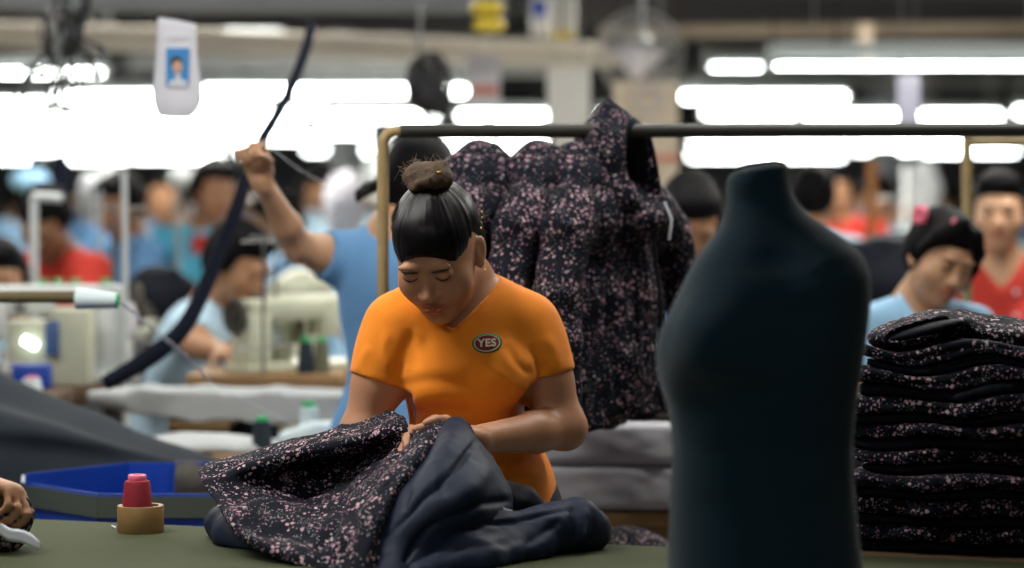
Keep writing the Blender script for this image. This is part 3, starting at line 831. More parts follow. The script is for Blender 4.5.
# ------------------------------------------------------------------ cutting table and what lies on it
TZ = .82
def tY(py): return (HC - TZ)*FPX/(py - HY)
def foreground():
    A = P(-130, 511.3, tY(511.3)); B = P(1120, 566.2, tY(566.2))
    t = empty('cutting_table', (-.2, 3.6, 0), 'large cutting table covered in olive green cloth in the foreground', 'table')
    pl = [A, B, V3(1.25, 2.75, TZ), V3(-1.35, 2.75, TZ)]
    M = MB(); n = 4
    up = [p for p in pl]; dn = [p - V3(0,0,.028) for p in pl]
    M.add(up + dn, [(0,3,2,1)[::1], (4,5,6,7)] + [(i, (i+1)%4, 4+(i+1)%4, 4+i) for i in range(4)])
    o = M.build('tabletop', MAT['olive'], t); md = o.modifiers.new('b', 'BEVEL'); md.width = .006; md.segments = 2
    for q in (A + V3(.15,-.12,0), B + V3(-.12,-.12,0), V3(1.12,2.87,0), V3(-1.22,2.87,0)):
        M = MB(); M.box((q[0], q[1], .396), (.05,.05,.792), bev=.004); M.build('leg', MAT['steel'], t)
    # side table that carries the folded jackets
    d = unit(B - A); nrm = V3(-d[1], d[0], 0)
    c0 = P(742, 549, tY(549)) + nrm*.012; c0[2] = 0
    s_ = empty('side_table', tuple(c0), 'narrow side table behind the dress form carrying the folded jackets', 'table')
    R = np.stack([d, nrm, V3(0,0,1)], 1)
    d[2] = 0
    M = MB(); M.box(c0 + d*.45 + nrm*.27 + V3(0,0,.80), (.90,.54,.03), R, .004); M.build('tabletop', MAT['darkwood'], s_)
    for a, b in ((.05,.05),(.85,.05),(.05,.49),(.85,.49)):
        M = MB(); M.box(c0 + d*a + nrm*b + V3(0,0,.392), (.045,.045,.784), R, .003); M.build('leg', MAT['steel'], s_)
    pile(c0, d, nrm, R)
    dress_form()
    table_jacket()
    # tape roll and red thread cone
    Yb = tY(534); c = P(138, 534, Yb); c[2] = TZ; c[1] += .03
    r = empty('tape_roll', tuple(c), 'roll of brown packing tape lying flat on the olive table', 'tape roll')
    M = MB(); M.lathe(c, [(.033,0),(.0405,.0),(.041,.001),(.041,.046),(.0405,.047),(.0345,.047)], n=40, cap=False); M.build('tape', MAT['kraft'], r)
    M = MB(); M.lathe(c, [(.0345,.047),(.032,.0465),(.032,.0005),(.0345,0)], n=40, cap=False); M.build('core', MAT['card_inner'], r)
    cc = c + V3(-.006, 0, 0)
    r = empty('thread_cone', tuple(cc), 'cone of crimson thread with pink top standing inside the brown tape roll', 'thread cone')
    M = MB(); M.lathe(cc, [(.0275,.001),(.0275,.012),(.026,.05),(.023,.086),(.0215,.090),(.016,.0915)], n=32); M.build('wound_thread', MAT['red_thread'], r)
    M = MB(); M.lathe(cc, [(.016,.090),(.0165,.094),(.0165,.099),(.015,.101),(.009,.101),(.008,.094)], n=24); M.build('spool_top', MAT['pink'], r)
    # scrap thread on the table
    M = MB(); M.tube([P(112,527,tY(527))+V3(0,0,.002), P(116,529,tY(529))+V3(0,0,.002), P(119,528,tY(528))+V3(0,0,.002)], .0015, 5)
    tag(M.build('thread_scrap', MAT['label_white'], None), 'tiny scrap of pale thread on the olive table beside the tape roll', 'thread')

def slab(c, half, R, seed, amp=.006, h=.006, rad=.018, warp=None, holes=None):
    F = Field(c - .02 - np.abs(R) @ np.array(half), c + .02 + np.abs(R) @ np.array(half), h)
    F.box(c, half, R, min(rad, half[2]*.98), .005)
    co, f = F.mesh(); co = smooth(co, f, 2)
    N = vnormals(co, f); side = np.clip(1 - np.abs(N[:,2]), 0, 1)
    q = co*np.array([1,1,2.2])
    co = co + N*(fbm(q, 16, seed, 3)*amp)[:,None]*side[:,None]
    if warp: co[:,2] += warp(co)
    return co, f

def pile(c0, d, nrm, R):
    # folded jackets: each a floral shell wrapped round a navy lining
    n = 8; base = .816; H = .0455
    ctr = P(968, 560, 4.0); ctr = c0 + d*(((ctr - c0) @ d)) + nrm*.215
    rnd = random.Random(11)
    names = ['bottom one', 'second from the bottom', 'third from the bottom', 'fourth from the bottom', 'fourth from the top', 'third from the top', 'just under the topmost', 'topmost']
    z = base
    for i in range(n):
        hh = H*(.88 + .24*rnd.random())
        off = d*rnd.uniform(-.012,.012) + nrm*rnd.uniform(-.010,.014)
        yaw = Rz(R_(rnd.uniform(-3,3))) @ R
        root = empty('folded_jacket', (ctr[0], ctr[1], z), 'folded floral jacket in the tall stack by the dress form, ' + names[i], 'jacket', 'folded floral jackets stacked on the side table')
        k = i/(n-1.)
        def wz(co):
            k = np.clip((co[:,2]-base)/.34, 0, 1.3)
            return k*(fbm(np.stack([co[:,0], co[:,1], np.full(len(co), .5)], 1), 5.5, 5, 2)*.020 - .020*np.clip((co[:,0]-ctr[0])/.2, -1, 1.5) + .010*np.sin(co[:,0]*17) + .008*np.sin(co[:,0]*31 + co[:,2]*30))
        a = hh*(.50+.16*rnd.random()); b = hh - a
        cz = np.array([ctr[0], ctr[1], z + b/2]) + off
        co, f = slab(cz, (.192, .165, b/2+.0005), yaw, 20+i, .016, .0065, .012, wz); co[:,2] = np.maximum(co[:,2], base)
        npmesh('lining', co, f, MAT['navy_dark'], root)
        cz = np.array([ctr[0], ctr[1], z + b + a/2]) + off
        co, f = slab(cz, (.205, .178, a/2-.0008), yaw, 40+i, .020, .0055, .014, wz); co[:,2] = np.maximum(co[:,2], base)
        npmesh('outer_shell', co, f, MAT['floral_pile'], root)
        z += hh
        if i == n-1:
            # the hood folded over the top, left end
            F = Field(np.array([ctr[0]-.26, ctr[1]-.2, z-.03]), np.array([ctr[0]+.1, ctr[1]+.2, z+.12]), .005)
            F.ell(np.array([ctr[0]-.10, ctr[1]-.01, z+.020]), (.095,.13,.030), yaw @ Ry(R_(-10)), .02)
            F.ell(np.array([ctr[0]+.03, ctr[1]+.03, z+.016]), (.13,.13,.026), yaw @ Ry(R_(8)), .02)
            F.ell(np.array([ctr[0]-.115, ctr[1]-.13, z+.030]), (.075,.06,.012), yaw @ Ry(R_(-14)), .006, 'sub')
            co, f = F.mesh(); co = smooth(co, f, 1); N = vnormals(co, f); co = co + N*(fbm(co, 18, 77, 3)*.006)[:,None]
            npmesh('hood', co, f, MAT['floral_pile'], root)
            F = Field(np.array([ctr[0]-.26, ctr[1]-.2, z-.03]), np.array([ctr[0]+.1, ctr[1]+.2, z+.12]), .005)
            F.ell(np.array([ctr[0]-.11, ctr[1]-.08, z+.022]), (.070,.05,.013), yaw @ Ry(R_(-14)), .006)
            co, f = F.mesh(); npmesh('hood_lining', co, f, MAT['navy_dark'], root)

def dress_form():
    Y = 3.45
    L = [(166,745),(170,731),(179,726),(205,727),(224,722),(260,695),(290,680),(327,662),(352,655),(378,658),(408,668),(445,673),(481,671),(533,669),(568,668),(612,664)]
    Rr = [(166,775),(170,786),(179,788),(194,791),(213,806),(235,839),(253,861),(275,870),(319,868),(371,861),(408,855),(444,852),(481,853),(525,857),(562,861),(612,866)]
    D = [(166,.028),(170,.044),(179,.050),(205,.054),(224,.075),(245,.100),(275,.118),(330,.128),(352,.128),(400,.110),(445,.098),(500,.105),(568,.125),(612,.128)]
    ys = np.concatenate([[166.0,166.8,168,170], np.arange(173, 612, 4.0), [611.5]])
    l = np.interp(ys, *zip(*L)); r = np.interp(ys, *zip(*Rr)); dp = np.interp(ys, *zip(*D))
    def sm(a, n=3):
        b = a.copy()
        for _ in range(n): b[5:-1] = (a[4:-2] + 2*a[5:-1] + a[6:])/4; a = b.copy()
        return b
    l, r, dp = sm(l,4), sm(r,4), sm(dp,5); n = 96; rings = []
    for y, a, b, d in zip(ys, l, r, dp):
        c = P((a+b)/2, y, Y); hw = (b-a)/2/FPX*Y; th = np.linspace(0, 2*math.pi, n, endpoint=False)
        cs, sn = np.cos(th), np.sin(th)
        e = 2/2.25
        x = hw*np.sign(cs)*np.abs(cs)**e; yy = d*np.sign(sn)*np.abs(sn)**e
        tilt = -.10 if y < 180 else 0
        rings.append(np.stack([c[0]+x, c[1]+yy, c[2] + tilt*x*0], 1))
    co = np.vstack(rings); N_ = len(ys)
    F = [(i*n+k, (i+1)*n+k, (i+1)*n+(k+1)%n, i*n+(k+1)%n) for i in range(N_-1) for k in range(n)]
    F = np.array(F)
    Nn = vnormals(co, F); q = pix(co); front = np.clip(-Nn[:,1]*1.6, 0, 1)
    if (Nn[:,1]*(co[:,1]-Y)).mean() < 0: F = F[:, ::-1].copy(); Nn = vnormals(co, F); front = np.clip(-Nn[:,1]*1.6, 0, 1)
    g = lambda x, y, sx, sy: np.exp(-((q[:,0]-x)/sx)**2 - ((q[:,1]-y)/sy)**2)
    co = co + Nn*(front*(.030*g(712,338,34,40) - .010*g(790,345,26,60) + .012*g(835,285,30,40) - .014*g(772,255,40,30) - .006*g(700,410,30,30)))[:,None]
    # neck top slants
    top = q[:,1] < 185; co[:,2] += np.where(top, (q[:,0]-757)/60*.013*np.clip((185-q[:,1])/14, 0, 1), 0)
    co = fold_disp([([(770,300),(810,292),(862,268)], 7, .003), ([(775,318),(815,310),(864,296)], 8, -.0025), ([(800,275),(830,262),(855,256)], 6, .002), ([(700,380),(740,372),(790,376)], 10, .002)])(co, F)
    caps = [tuple(range(n)), tuple((N_-1)*n + k for k in range(n))[::-1]]
    c = P(765, 607, Y); c[2] = TZ
    root = empty('dress_form', tuple(c), 'headless dress form torso covered in dark blue green stretch cloth standing in front', 'dress form')
    co[:,2] = np.maximum(co[:,2], TZ + .012)
    npmesh('torso', co, [tuple(f) for f in F.tolist()] + caps, MAT['form'], root)
    M = MB(); M.lathe(c + V3(0,0,.0005), [(.11,0),(.113,.003),(.113,.010),(.108,.012)], n=40); M.build('base_plate', MAT['darkwood'], root)

def crumple(co, f, amp, sc, seed, ridged=.5):
    N = vnormals(co, f); a = fbm(co, sc, seed, 3); b = 1 - 2*np.abs(fbm(co, sc*.8, seed+9, 2))
    return co + N*((a*(1-ridged) + b*ridged)*amp)[:,None]

def table_jacket():
    c = P(400, 560, 3.95); c[2] = TZ
    root = empty('winter_jacket', tuple(c), 'dark floral padded jacket turned partly inside out on the table under her hands', 'jacket')
    clampz = lambda co: np.column_stack([co[:,0], co[:,1], np.maximum(co[:,2], TZ + .0015)])
    def mk(name, rows, th, mat, amp, sc, seed, folds=(), rd=.5, nu=14, nv=14):
        g = patch([[P(*p) for p in r] for r in rows], nu, nv); a, b, _ = g.shape
        u = np.linspace(0,1,a)[:,None]; v = np.linspace(0,1,b)[None,:]
        e = np.minimum(np.minimum(u, 1-u), np.minimum(v, 1-v))*2; tt = th*(.18 + .82*np.clip(e*2.2, 0, 1)**.6)
        flip = vnormals(g.reshape(-1,3), np.array([(i*b+j, i*b+j+1, (i+1)*b+j+1, (i+1)*b+j) for i in range(a-1) for j in range(b-1)]))[:,1].mean() > 0
        if flip: g = g[:, ::-1]; tt = tt[:, ::-1]
        co, f, _ = sheet(g, tt)
        n = a*b; top = co[:n].copy()
        if folds:
            F1 = f[:(a-1)*(b-1)]
            top = fold_disp(folds)(top, F1)
        Fm = f[:(a-1)*(b-1)]; top = crumple(top, Fm, amp, sc, seed, rd)
        co[:n] = top
        return npmesh(name, clampz(co), f, mat, root)
    # floral shell, hanging open
    mk('outer_shell', [
        [(199,474,4.20),(215,463,4.24),(255,450,4.25),(300,437,4.26),(345,425,4.26),(378,414,4.24),(394,411,4.22),(406,420,4.17)],
        [(203,483,4.13),(225,474,4.15),(262,464,4.16),(305,454,4.16),(350,444,4.15),(380,434,4.14),(398,428,4.13),(411,434,4.11)],
        [(214,497,4.08),(240,488,4.13),(272,481,4.19),(312,471,4.24),(350,463,4.23),(380,452,4.18),(402,444,4.13),(424,440,4.09)],
        [(224,515,4.02),(250,508,4.04),(282,502,4.10),(318,496,4.15),(348,490,4.11),(372,480,4.07),(396,468,4.03),(418,456,4.01)],
        [(238,535,3.95),(262,530,3.95),(290,524,3.97),(320,519,3.99),(345,513,3.97),(366,505,3.94),(386,494,3.93),(402,486,3.93)],
        [(262,552,3.90),(285,550,3.88),(308,548,3.87),(330,544,3.87),(350,539,3.86),(366,533,3.86),(378,526,3.87),(388,518,3.88)],
        [(290,563,3.86),(308,567,3.84),(325,571,3.82),(340,573,3.81),(352,574,3.81),(362,574,3.81),(370,574,3.81),(378,573,3.81)]],
        .022, MAT['floral'], .0085, 15, 3,
        [([(215,476),(262,463),(310,452),(350,442),(392,430)], 5, .008), ([(205,478),(260,458),(310,446),(380,424)], 2.5, -.004),
         ([(235,515),(270,505),(310,512),(345,500)], 8, .012), ([(250,535),(285,528),(320,540),(350,520)], 7, -.010),
         ([(260,492),(300,498),(330,480),(360,475)], 7, -.012), ([(222,500),(235,525),(262,545),(300,560)], 7, .010),
         ([(330,560),(345,520),(365,495),(390,462)], 6, .010), ([(300,555),(330,530),(350,500)], 5, -.009)], .45)
    # floral front facing that runs from her hand down to the table
    mk('front_facing', [
        [(410,441,4.09),(419,432,4.07),(431,425,4.07),(444,420,4.10)],
        [(398,458,4.02),(410,452,3.99),(424,446,3.99),(437,440,4.03)],
        [(378,484,3.94),(392,478,3.91),(406,473,3.91),(420,466,3.95)],
        [(362,512,3.89),(374,508,3.86),(388,503,3.86),(401,494,3.90)],
        [(350,542,3.85),(362,540,3.82),(374,537,3.82),(386,528,3.86)],
        [(340,574,3.80),(352,576,3.78),(366,576,3.78),(380,574,3.80)]],
        .03, MAT['floral'], .005, 20, 8, [([(404,450),(384,482),(366,515),(352,560)], 4, .007)], .4)
    # navy quilted lining, flap lifted by her left hand
    mk('quilted_lining', [
        [(441,424,4.09),(448,418,4.11),(456,417,4.12),(464,419,4.12),(471,425,4.13)],
        [(430,447,4.01),(443,440,3.99),(457,436,3.99),(471,438,4.02),(484,446,4.09)],
        [(416,470,3.94),(434,464,3.92),(456,459,3.92),(480,462,3.95),(500,470,4.06)],
        [(398,492,3.90),(420,490,3.87),(450,486,3.86),(484,486,3.90),(512,492,4.04)],
        [(387,520,3.86),(410,518,3.83),(445,514,3.84),(484,510,3.89),(514,510,4.03)],
        [(377,548,3.83),(400,548,3.81),(440,542,3.84),(480,532,3.90),(512,526,4.02)],
        [(372,576,3.79),(398,578,3.78),(440,570,3.82),(480,556,3.90),(510,546,4.02)]],
        .05, MAT['navy'], .0035, 17, 12,
        [([(478,438),(457,465),(421,500),(384,540)], 2.6, -.011), ([(455,432),(432,470),(400,505)], 9, .006), ([(490,460),(470,490),(440,515)], 12, .009),
         ([(440,520),(424,532),(412,548),(404,565)], 3, -.012), ([(512,500),(480,505),(440,520)], 4, -.010),
         ([(465,440),(470,452),(466,462)], 3, .003), ([(430,480),(440,488),(446,498)], 3, -.003), ([(415,492),(408,500),(405,512)], 3, -.003)], .25)
    # sleeve rolled toward the right
    F = Field(P(385,580,3.6) - .02, P(620,480,4.35) + .03, .005)
    F.chain([P(408,556,3.86), P(450,546,3.90), P(500,538,3.96), P(550,530,4.01), P(578,527,4.04), P(592,531,4.06)], [.040,.043,.042,.042,.044,.034], .02)
    F.chain([P(420,575,3.80), P(480,560,3.86), P(540,548,3.95)], [.02,.03,.02], .03)
    co, f = F.mesh(); co = smooth(co, f, 1)
    co = fold_disp([([(445,530),(480,523),(520,520),(575,508)], 2.5, -.007), ([(570,500),(577,520),(572,545)], 3, -.006), ([(585,508),(588,525),(584,545)], 2.5, .006),
                    ([(440,550),(480,545),(530,538)], 5, -.006), ([(430,560),(470,535),(500,530)], 4, .005), ([(520,548),(545,532),(560,520)], 4, -.005)])(co, f)
    npmesh('sleeve', clampz(crumple(co, f, .0055, 20, 31, .35)), f, MAT['navy'], root)
    F = Field(P(575,560,3.8) - .03, P(615,490,4.3) + .03, .004)
    for k in range(9):
        a = k/9*6.283; cc = P(596,530,4.07)
        F.cone(cc + V3(-.010,.010*math.cos(a),0) + V3(0, .022*math.cos(a), .022*math.sin(a)), cc + V3(.010, .026*math.cos(a), .026*math.sin(a)), .008, .006, .006)
    co, f = F.mesh(); npmesh('cuff', clampz(co), f, MAT['navy_dark'], root)
    # padding of the back panel that bulges out on the left
    F = Field(P(185,600,3.8) - .05, P(400,440,4.35) + .05, .006)
    F.chain([P(224,524,4.20), P(245,540,4.12), P(285,556,4.03), P(340,566,3.97)], [.034,.044,.034,.03], .03)
    F.ell(P(300,530,4.22), (.15,.07,.05), None, .03); F.ell(P(430,530,4.04), (.12,.09,.08), None, .03)
    co, f = F.mesh(); co = smooth(co, f, 1)
    npmesh('back_padding', clampz(crumple(co, f, .008, 14, 41, .4)), f, MAT['navy'], root)
    # dark navy lump of cloth between flap and sleeve
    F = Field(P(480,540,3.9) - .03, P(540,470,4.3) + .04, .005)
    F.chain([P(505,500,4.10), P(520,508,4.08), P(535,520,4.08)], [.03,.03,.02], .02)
    co, f = F.mesh(); npmesh('navy_bundle', clampz(crumple(co, f, .007, 30, 51, .4)), f, MAT['navy_dark'], root)
    # care tags
    for k, (a, b, d) in enumerate(((492,506,(20,4)), (494,510,(15,-1)))):
        g = np.array([[P(a + i*d[0]/4, b + i*d[1]/4 + j*5 - (1.2 if i in (1,2) else 0), 3.97 + .004*i) for i in range(5)] for j in range(2)])
        co, f, _ = sheet(g, .0008); npmesh('care_tag', co, f, MAT['label_white'], root)['label'] = 'small white care tag'

def held_cloth():
    F = Field(P(-70,580,3.9) - .05, P(50,480,4.2) + .05, .005)
    F.chain([P(-40,545,4.08), P(-8,536,4.06), P(12,524,4.05), P(21,512,4.03), P(24,506,4.02)], [.036,.034,.026,.014,.009], .03)
    F.chain([P(-60,548,4.05), P(0,543,4.03)], [.03,.018], .03)
    co, f = F.mesh(); co[:,2] = np.maximum(co[:,2], TZ+.001)
    c = P(-10,530,4.05); c[2] = TZ
    r = empty('garment_piece', tuple(c), 'bunched dark floral cloth gripped by the hand at left edge', 'cloth')
    npmesh('cloth', crumple(co, f, .007, 24, 61), f, MAT['floral'], r)
    g = np.array([[P(-20 + i*10, 515 + i*3.6 + (j*13) + (2.4 if i == 3 else 0) + (5 if (i == 6 and j == 0) else 0), 3.99 - .012*i) for i in range(7)] for j in range(2)])
    g = patch(g, 3, 4); g[:,:,2] = np.maximum(g[:,:,2], TZ+.003)
    co, f, _ = sheet(g, .001); npmesh('white_tape', co, f, MAT['label_white'], r)['label'] = 'white woven tape end'

build_woman()
foreground()
held_cloth()
# ------------------------------------------------------------------ things behind the table
def bin_and_cloths():
    # blue corrugated bin with a grey band
    x0, x1 = P(26,490,4.72)[0], P(222,490,4.72)[0]; y0, y1 = 4.70, 5.12; zt = .838
    r = empty('plastic_bin', ((x0+x1)/2, (y0+y1)/2, 0), 'tall blue corrugated plastic bin with grey band behind the olive table', 'bin')
    th = .006; xb = P(128,0,y1)[0]; zt2 = zt + .004
    def wall(M, p, q, z0, z1, t):
        p = V3(p[0], p[1], 0); q = V3(q[0], q[1], 0); d = unit(q-p); L = np.linalg.norm(q-p)
        M.box((p+q)/2 + V3(0,0,(z0+z1)/2), (L+t, t, z1-z0), np.stack([d, np.cross(V3(0,0,1), d), V3(0,0,1)], 1))
    M = MB(); xk = P(98,0,y0)[0]; x0 = P(27,0,4.90)[0]; cs = [(x0,4.90),(xk,y0),(x1,y0),(x1,y1),(xb,y1)]
    for i in range(5): wall(M, cs[i], cs[(i+1)%5], 0, zt if i < 2 else zt2 + .014, th)
    M.add([V3(x,y,.30) for x, y in cs] + [V3(x,y,.306) for x, y in cs], [(4,3,2,1,0),(5,6,7,8,9),(0,1,6,5),(1,2,7,6),(2,3,8,7),(3,4,9,8),(4,0,5,9)])
    for i in range(7):
        x = xb + (x1-xb)*(i+.5)/7; M.box((x, y1-.005, zt*.75), (.003, .002, zt*.49))
    M.build('walls', MAT['blue_plastic'], r)
    M = MB(); wall(M, (xk,y0-.006), (x1+.004,y0-.006), zt-.046, zt-.005, .005); wall(M, (x0-.004,4.90-.006), (xk,y0-.006), zt-.046, zt-.005, .005); M.build('band', MAT['band'], r)
    g = patch([[P(175,463,5.13), P(190,462,5.13), P(206,465,5.13)], [P(176,478,5.09), P(190,479,5.08), P(208,480,5.09)], [P(176,496,5.09), P(192,497,5.08), P(210,498,5.09)]], 6, 6)
    co, f, _ = sheet(g, .006); c = empty('folded_cloth', tuple(P(190,463,5.12)), 'dark taupe cloth hung over the back edge of the blue bin', 'cloth'); npmesh('cloth', crumple(co, f, .002, 40, 3), f, MAT['taupe'], c)
    # big slate cloth over a sloping stack
    c = empty('draped_fabric', tuple(V3(-1.1, 5.6, 0)), 'large slate grey fabric sheet sloping down at left beyond the blue bin', 'fabric')
    rows = []
    top = [(-110,336),(-40,362),(0,376),(45,393),(95,413),(150,436),(225,462)]
    Yt = 5.43
    rows.append([P(a, b, Yt+.06) + V3(0,0,-.02) for a, b in top])
    rows.append([P(a, b, Yt) for a, b in top])
    rows.append([P(a, b+18+.10*(463-b), Yt-.10) for a, b in top])
    rows.append([P(a, b+22+.45*(463-b), Yt-.20) for a, b in top])
    rows.append([V3(P(a, b, Yt-.26)[0], Yt-.27, .45) for a, b in top])
    rows.append([V3(P(a, b, Yt-.28)[0], Yt-.29, .01) for a, b in top])
    g = patch(rows, 8, 8)
    co, f, _ = sheet(g[:, ::-1], .015)
    npmesh('sheet', crumple(co, f, .010, 5, 8, .5), f, MAT['slate'], c)
    M = MB()
    A = [P(-100,362,5.40), P(205,470,5.40)]
    vs = [V3(A[0][0],5.30,0), V3(A[1][0],5.30,0), V3(A[1][0],5.38,A[1][2]-.10), V3(A[0][0],5.38,A[0][2]-.10), V3(A[0][0],5.47,0), V3(A[1][0],5.47,0), V3(A[1][0],5.44,A[1][2]-.10), V3(A[0][0],5.44,A[0][2]-.10)]
    M.add(vs, [(0,1,2,3),(5,4,7,6),(3,2,6,7),(1,5,6,2),(4,0,3,7),(1,0,4,5)]); M.build('sloping_board', MAT['darkwood'], c)
    g = patch([[P(22,476,4.95)+V3(0,0,0), P(34,478,4.95), P(46,483,4.95)], [P(21,483,4.93), P(33,485,4.93), P(45,488,4.93)]], 4, 4)
    # white offcut lying over the bin's corner
    co, f, _ = sheet(g, .003); c = empty('fabric_offcut', tuple(P(34,486,4.94)), 'white scrap of cloth lying beside the hand at left edge', 'cloth'); npmesh('offcut', co, f, MAT['label_white'], c)
    # low work table with white cloth heap
    z = .835; xa, xb = -.86, -.40
    r = empty('work_table', ((xa+xb)/2, 5.02, 0), 'low work table holding white cloths behind the blue bin', 'table')
    M = MB(); M.box(((xa+xb)/2, 5.66, z-.02), (xb-xa, .28, .03), bev=.004); M.build('tabletop', MAT['wood'], r)
    for a in (xa+.04, xb-.04):
        for b in (5.55, 5.77):
            M = MB(); M.box((a, b, (z-.035)/2), (.04,.04,z-.035), bev=.003); M.build('leg', MAT['steel'], r)
    F = Field(V3(xa-.08,5.45,z-.06), V3(xb+.02,5.85,z+.12), .008)
    F.ell(V3(-.74,5.65,z+.004), (.13,.11,.030), None, .04); F.ell(V3(-.62,5.66,z+.0), (.12,.11,.020), None, .03)
    F.cut((0,0,z-.004), (0,0,-1)); co, f = F.mesh(); co = smooth(co, f, 2); co = crumple(co, f, .008, 12, 6, .6); co[:,2] = np.maximum(co[:,2], z-.004)
    c = empty('white_fabric', (-.6,5.66,z), 'heap of white cloth on low table left of the dark thread cone', 'cloth'); npmesh('cloth', co, f, MAT['white_cloth'], c)
    F = Field(P(275,455,5.62)-.05, P(340,410,5.62)+.06, .006)
    F.chain([P(288,441,5.62), P(312,437,5.62), P(338,434,5.62)], [.026,.032,.034], .02); F.cut((0,0,z-.003), (0,0,-1))
    co, f = F.mesh(); co = crumple(co, f, .003, 30, 7); co[:,2] = np.maximum(co[:,2], z-.004)
    c = empty('white_roll', tuple(P(310,445,5.62)), 'small roll of white cloth between thread cones and the orange shirt', 'cloth'); npmesh('roll', co, f, MAT['thread_white'], c)
    cone_at((P(262,0,5.58)[0], 5.58, z-.005), MAT['thread_dark'], MAT['green_plastic'], 'dark blue thread cone with green top on low table', .024, .078)
    cone_at((P(309,0,5.73)[0], 5.73, z-.005), MAT['thread_white'], MAT['green_plastic'], 'white thread cone with green top beside small white cloth roll', .026, .10)
    # padded white pressing board
    r = empty('pressing_board', tuple(V3(-.62,6.0,0)), 'long padded white pressing board with rounded nose, behind the thread cones', 'pressing board')
    Yb = 6.0
    F = Field(P(70,440,Yb)-.10, P(400,375,Yb)+.12, .008)
    pts = [P(92,396,Yb), P(130,399,Yb), P(185,404,Yb), P(260,405,Yb), P(385,409,Yb)]
    for j in (-.10, 0, .10):
        F.chain([p + V3(.04*(abs(j)>0),j*(.25 if i == 0 else .8 if i == 1 else 1),0) for i, p in enumerate(pts)], [.018,.028,.036,.037,.036], .02)
    co, f = F.mesh(); co = smooth(co, f, 2); npmesh('padded_cover', crumple(co, f, .004, 9, 4), f, MAT['white_cloth'], r)
    M = MB(); c = P(345,410,Yb); M.tube([V3(c[0],Yb,c[2]-.02), V3(c[0],Yb,.03)], .025, 14); M.lathe(V3(c[0],Yb,0), [(.2,0),(.2,.02),(.05,.04),(.03,.06)], n=24); M.build('stand', MAT['steel'], r)
    # open carton and dark bundle under the board
    c0 = P(195,432,6.2)
    r = empty('carton', (c0[0], 6.2, 0), 'brown carton standing under the white pressing board', 'box')
    M = MB(); x0, x1, zt = P(172,430,6.1)[0], P(232,430,6.1)[0], HC-(421-HY)/FPX*6.1
    M.box(((x0+x1)/2, 6.12, zt/2), (x1-x0, .008, zt)); M.box(((x0+x1)/2, 6.4, zt/2), (x1-x0, .008, zt)); M.box((x0, 6.26, zt/2), (.008, .28, zt)); M.box((x1, 6.26, zt/2), (.008, .28, zt)); M.box(((x0+x1)/2, 6.26, .01), (x1-x0, .28, .008))
    M.build('walls', MAT['kraft'], r)
    for dy, sg in ((6.115,-1),(6.405,1)):
        M = MB(); M.box(((x0+x1)/2, dy+sg*.05, zt+.005), (x1-x0, .11, .006), Rx(R_(-sg*25))); M.build('flap', MAT['kraft'], r)
    blob('dark_bundle', 'dark bundle of cloth beside the carton under the pressing board', 'cloth', P(255,440,6.1), (.05,.07,.07), MAT['navy_dark'], 5, floor=True)
    # blue crate beneath the left machines
    # white grey wrapped bales behind her to the right, on a brown bench
    Yf = 5.15; xa, xb = P(515,0,Yf)[0], P(760,0,Yf)[0]; zb = HC-(512-HY)/FPX*Yf
    r = empty('low_bench', ((xa+xb)/2, 5.4, 0), 'low brown wooden bench under the wrapped grey white bales', 'bench')
    M = MB(); M.box(((xa+xb)/2, 5.42, zb-.02), (xb-xa, .5, .03), bev=.003); M.box(((xa+xb)/2, 5.19, zb-.055), (xb-xa, .02, .045), bev=.003); M.build('bench_top', MAT['wood'], r)
    for a in (xa+.04, xb-.04):
        for b in (5.24, 5.62):
            M = MB(); M.box((a, b, (zb-.035)/2), (.05,.05,zb-.035), bev=.003); M.build('leg', MAT['darkwood'], r)
    z1 = HC-(466-HY)/FPX*Yf; z2 = HC-(424-HY)/FPX*Yf
    for k, (a, b, lab) in enumerate(((zb, z1, 'wide grey white fabric bale on the brown bench, the lower one'), (z1, z2, 'wide grey white fabric bale behind her elbow, the upper one'))):
        c = V3((xa+xb)/2, 5.38, (a+b)/2 - .001)
        co, f = slab(c, ((xb-xa)/2, .22, (b-a)/2 - .001), np.eye(3), 90+k, .008, .011, .018)
        e = empty('fabric_bale', (c[0], c[1], a), lab, 'fabric bale'); npmesh('wrapped_cloth', co, f, MAT['grey_cloth'], e)
    co, f = slab(V3(P(632,0,5.3)[0], 5.38, z2+.012), (.125,.14,.011), np.eye(3), 95, .006, .006, .010)
    e = empty('folded_cloth', (P(632,0,5.3)[0], 5.38, z2), 'folded olive brown cloth lying on the upper bale under the hanging jackets', 'cloth'); npmesh('cloth', co, f, MAT['taupe'], e)
    blob('garment_heap', 'dark printed garment heap on the floor below the bench', 'garment', V3(P(620,0,4.98)[0], 4.95, .60), (.15,.16,.13), MAT['floral'], 6, floor=True)

def blob(name, label, cat, c, r, mat, seed, floor=False, parent=None):
    lo = np.array(c) - np.array(r) - .04; hi = np.array(c) + np.array(r) + .04
    if floor: lo[2] = -.03
    F = Field(lo, hi, max(.009, max(r)/14)); F.ell(c, r, None, .02)
    if floor: F.chain([c, V3(c[0], c[1], 0)], [min(r)*.9, min(r)*1.3], .05); F.cut((0,0,.0), (0,0,-1))
    co, f = F.mesh(); co = crumple(co, f, min(r)*.12, 1.4/min(r), seed)
    if floor: co[:,2] = np.maximum(co[:,2], 0)
    e = empty(name, (c[0], c[1], 0 if floor else c[2]-r[2]), label, cat); npmesh('cloth', co, f, mat, e); return e

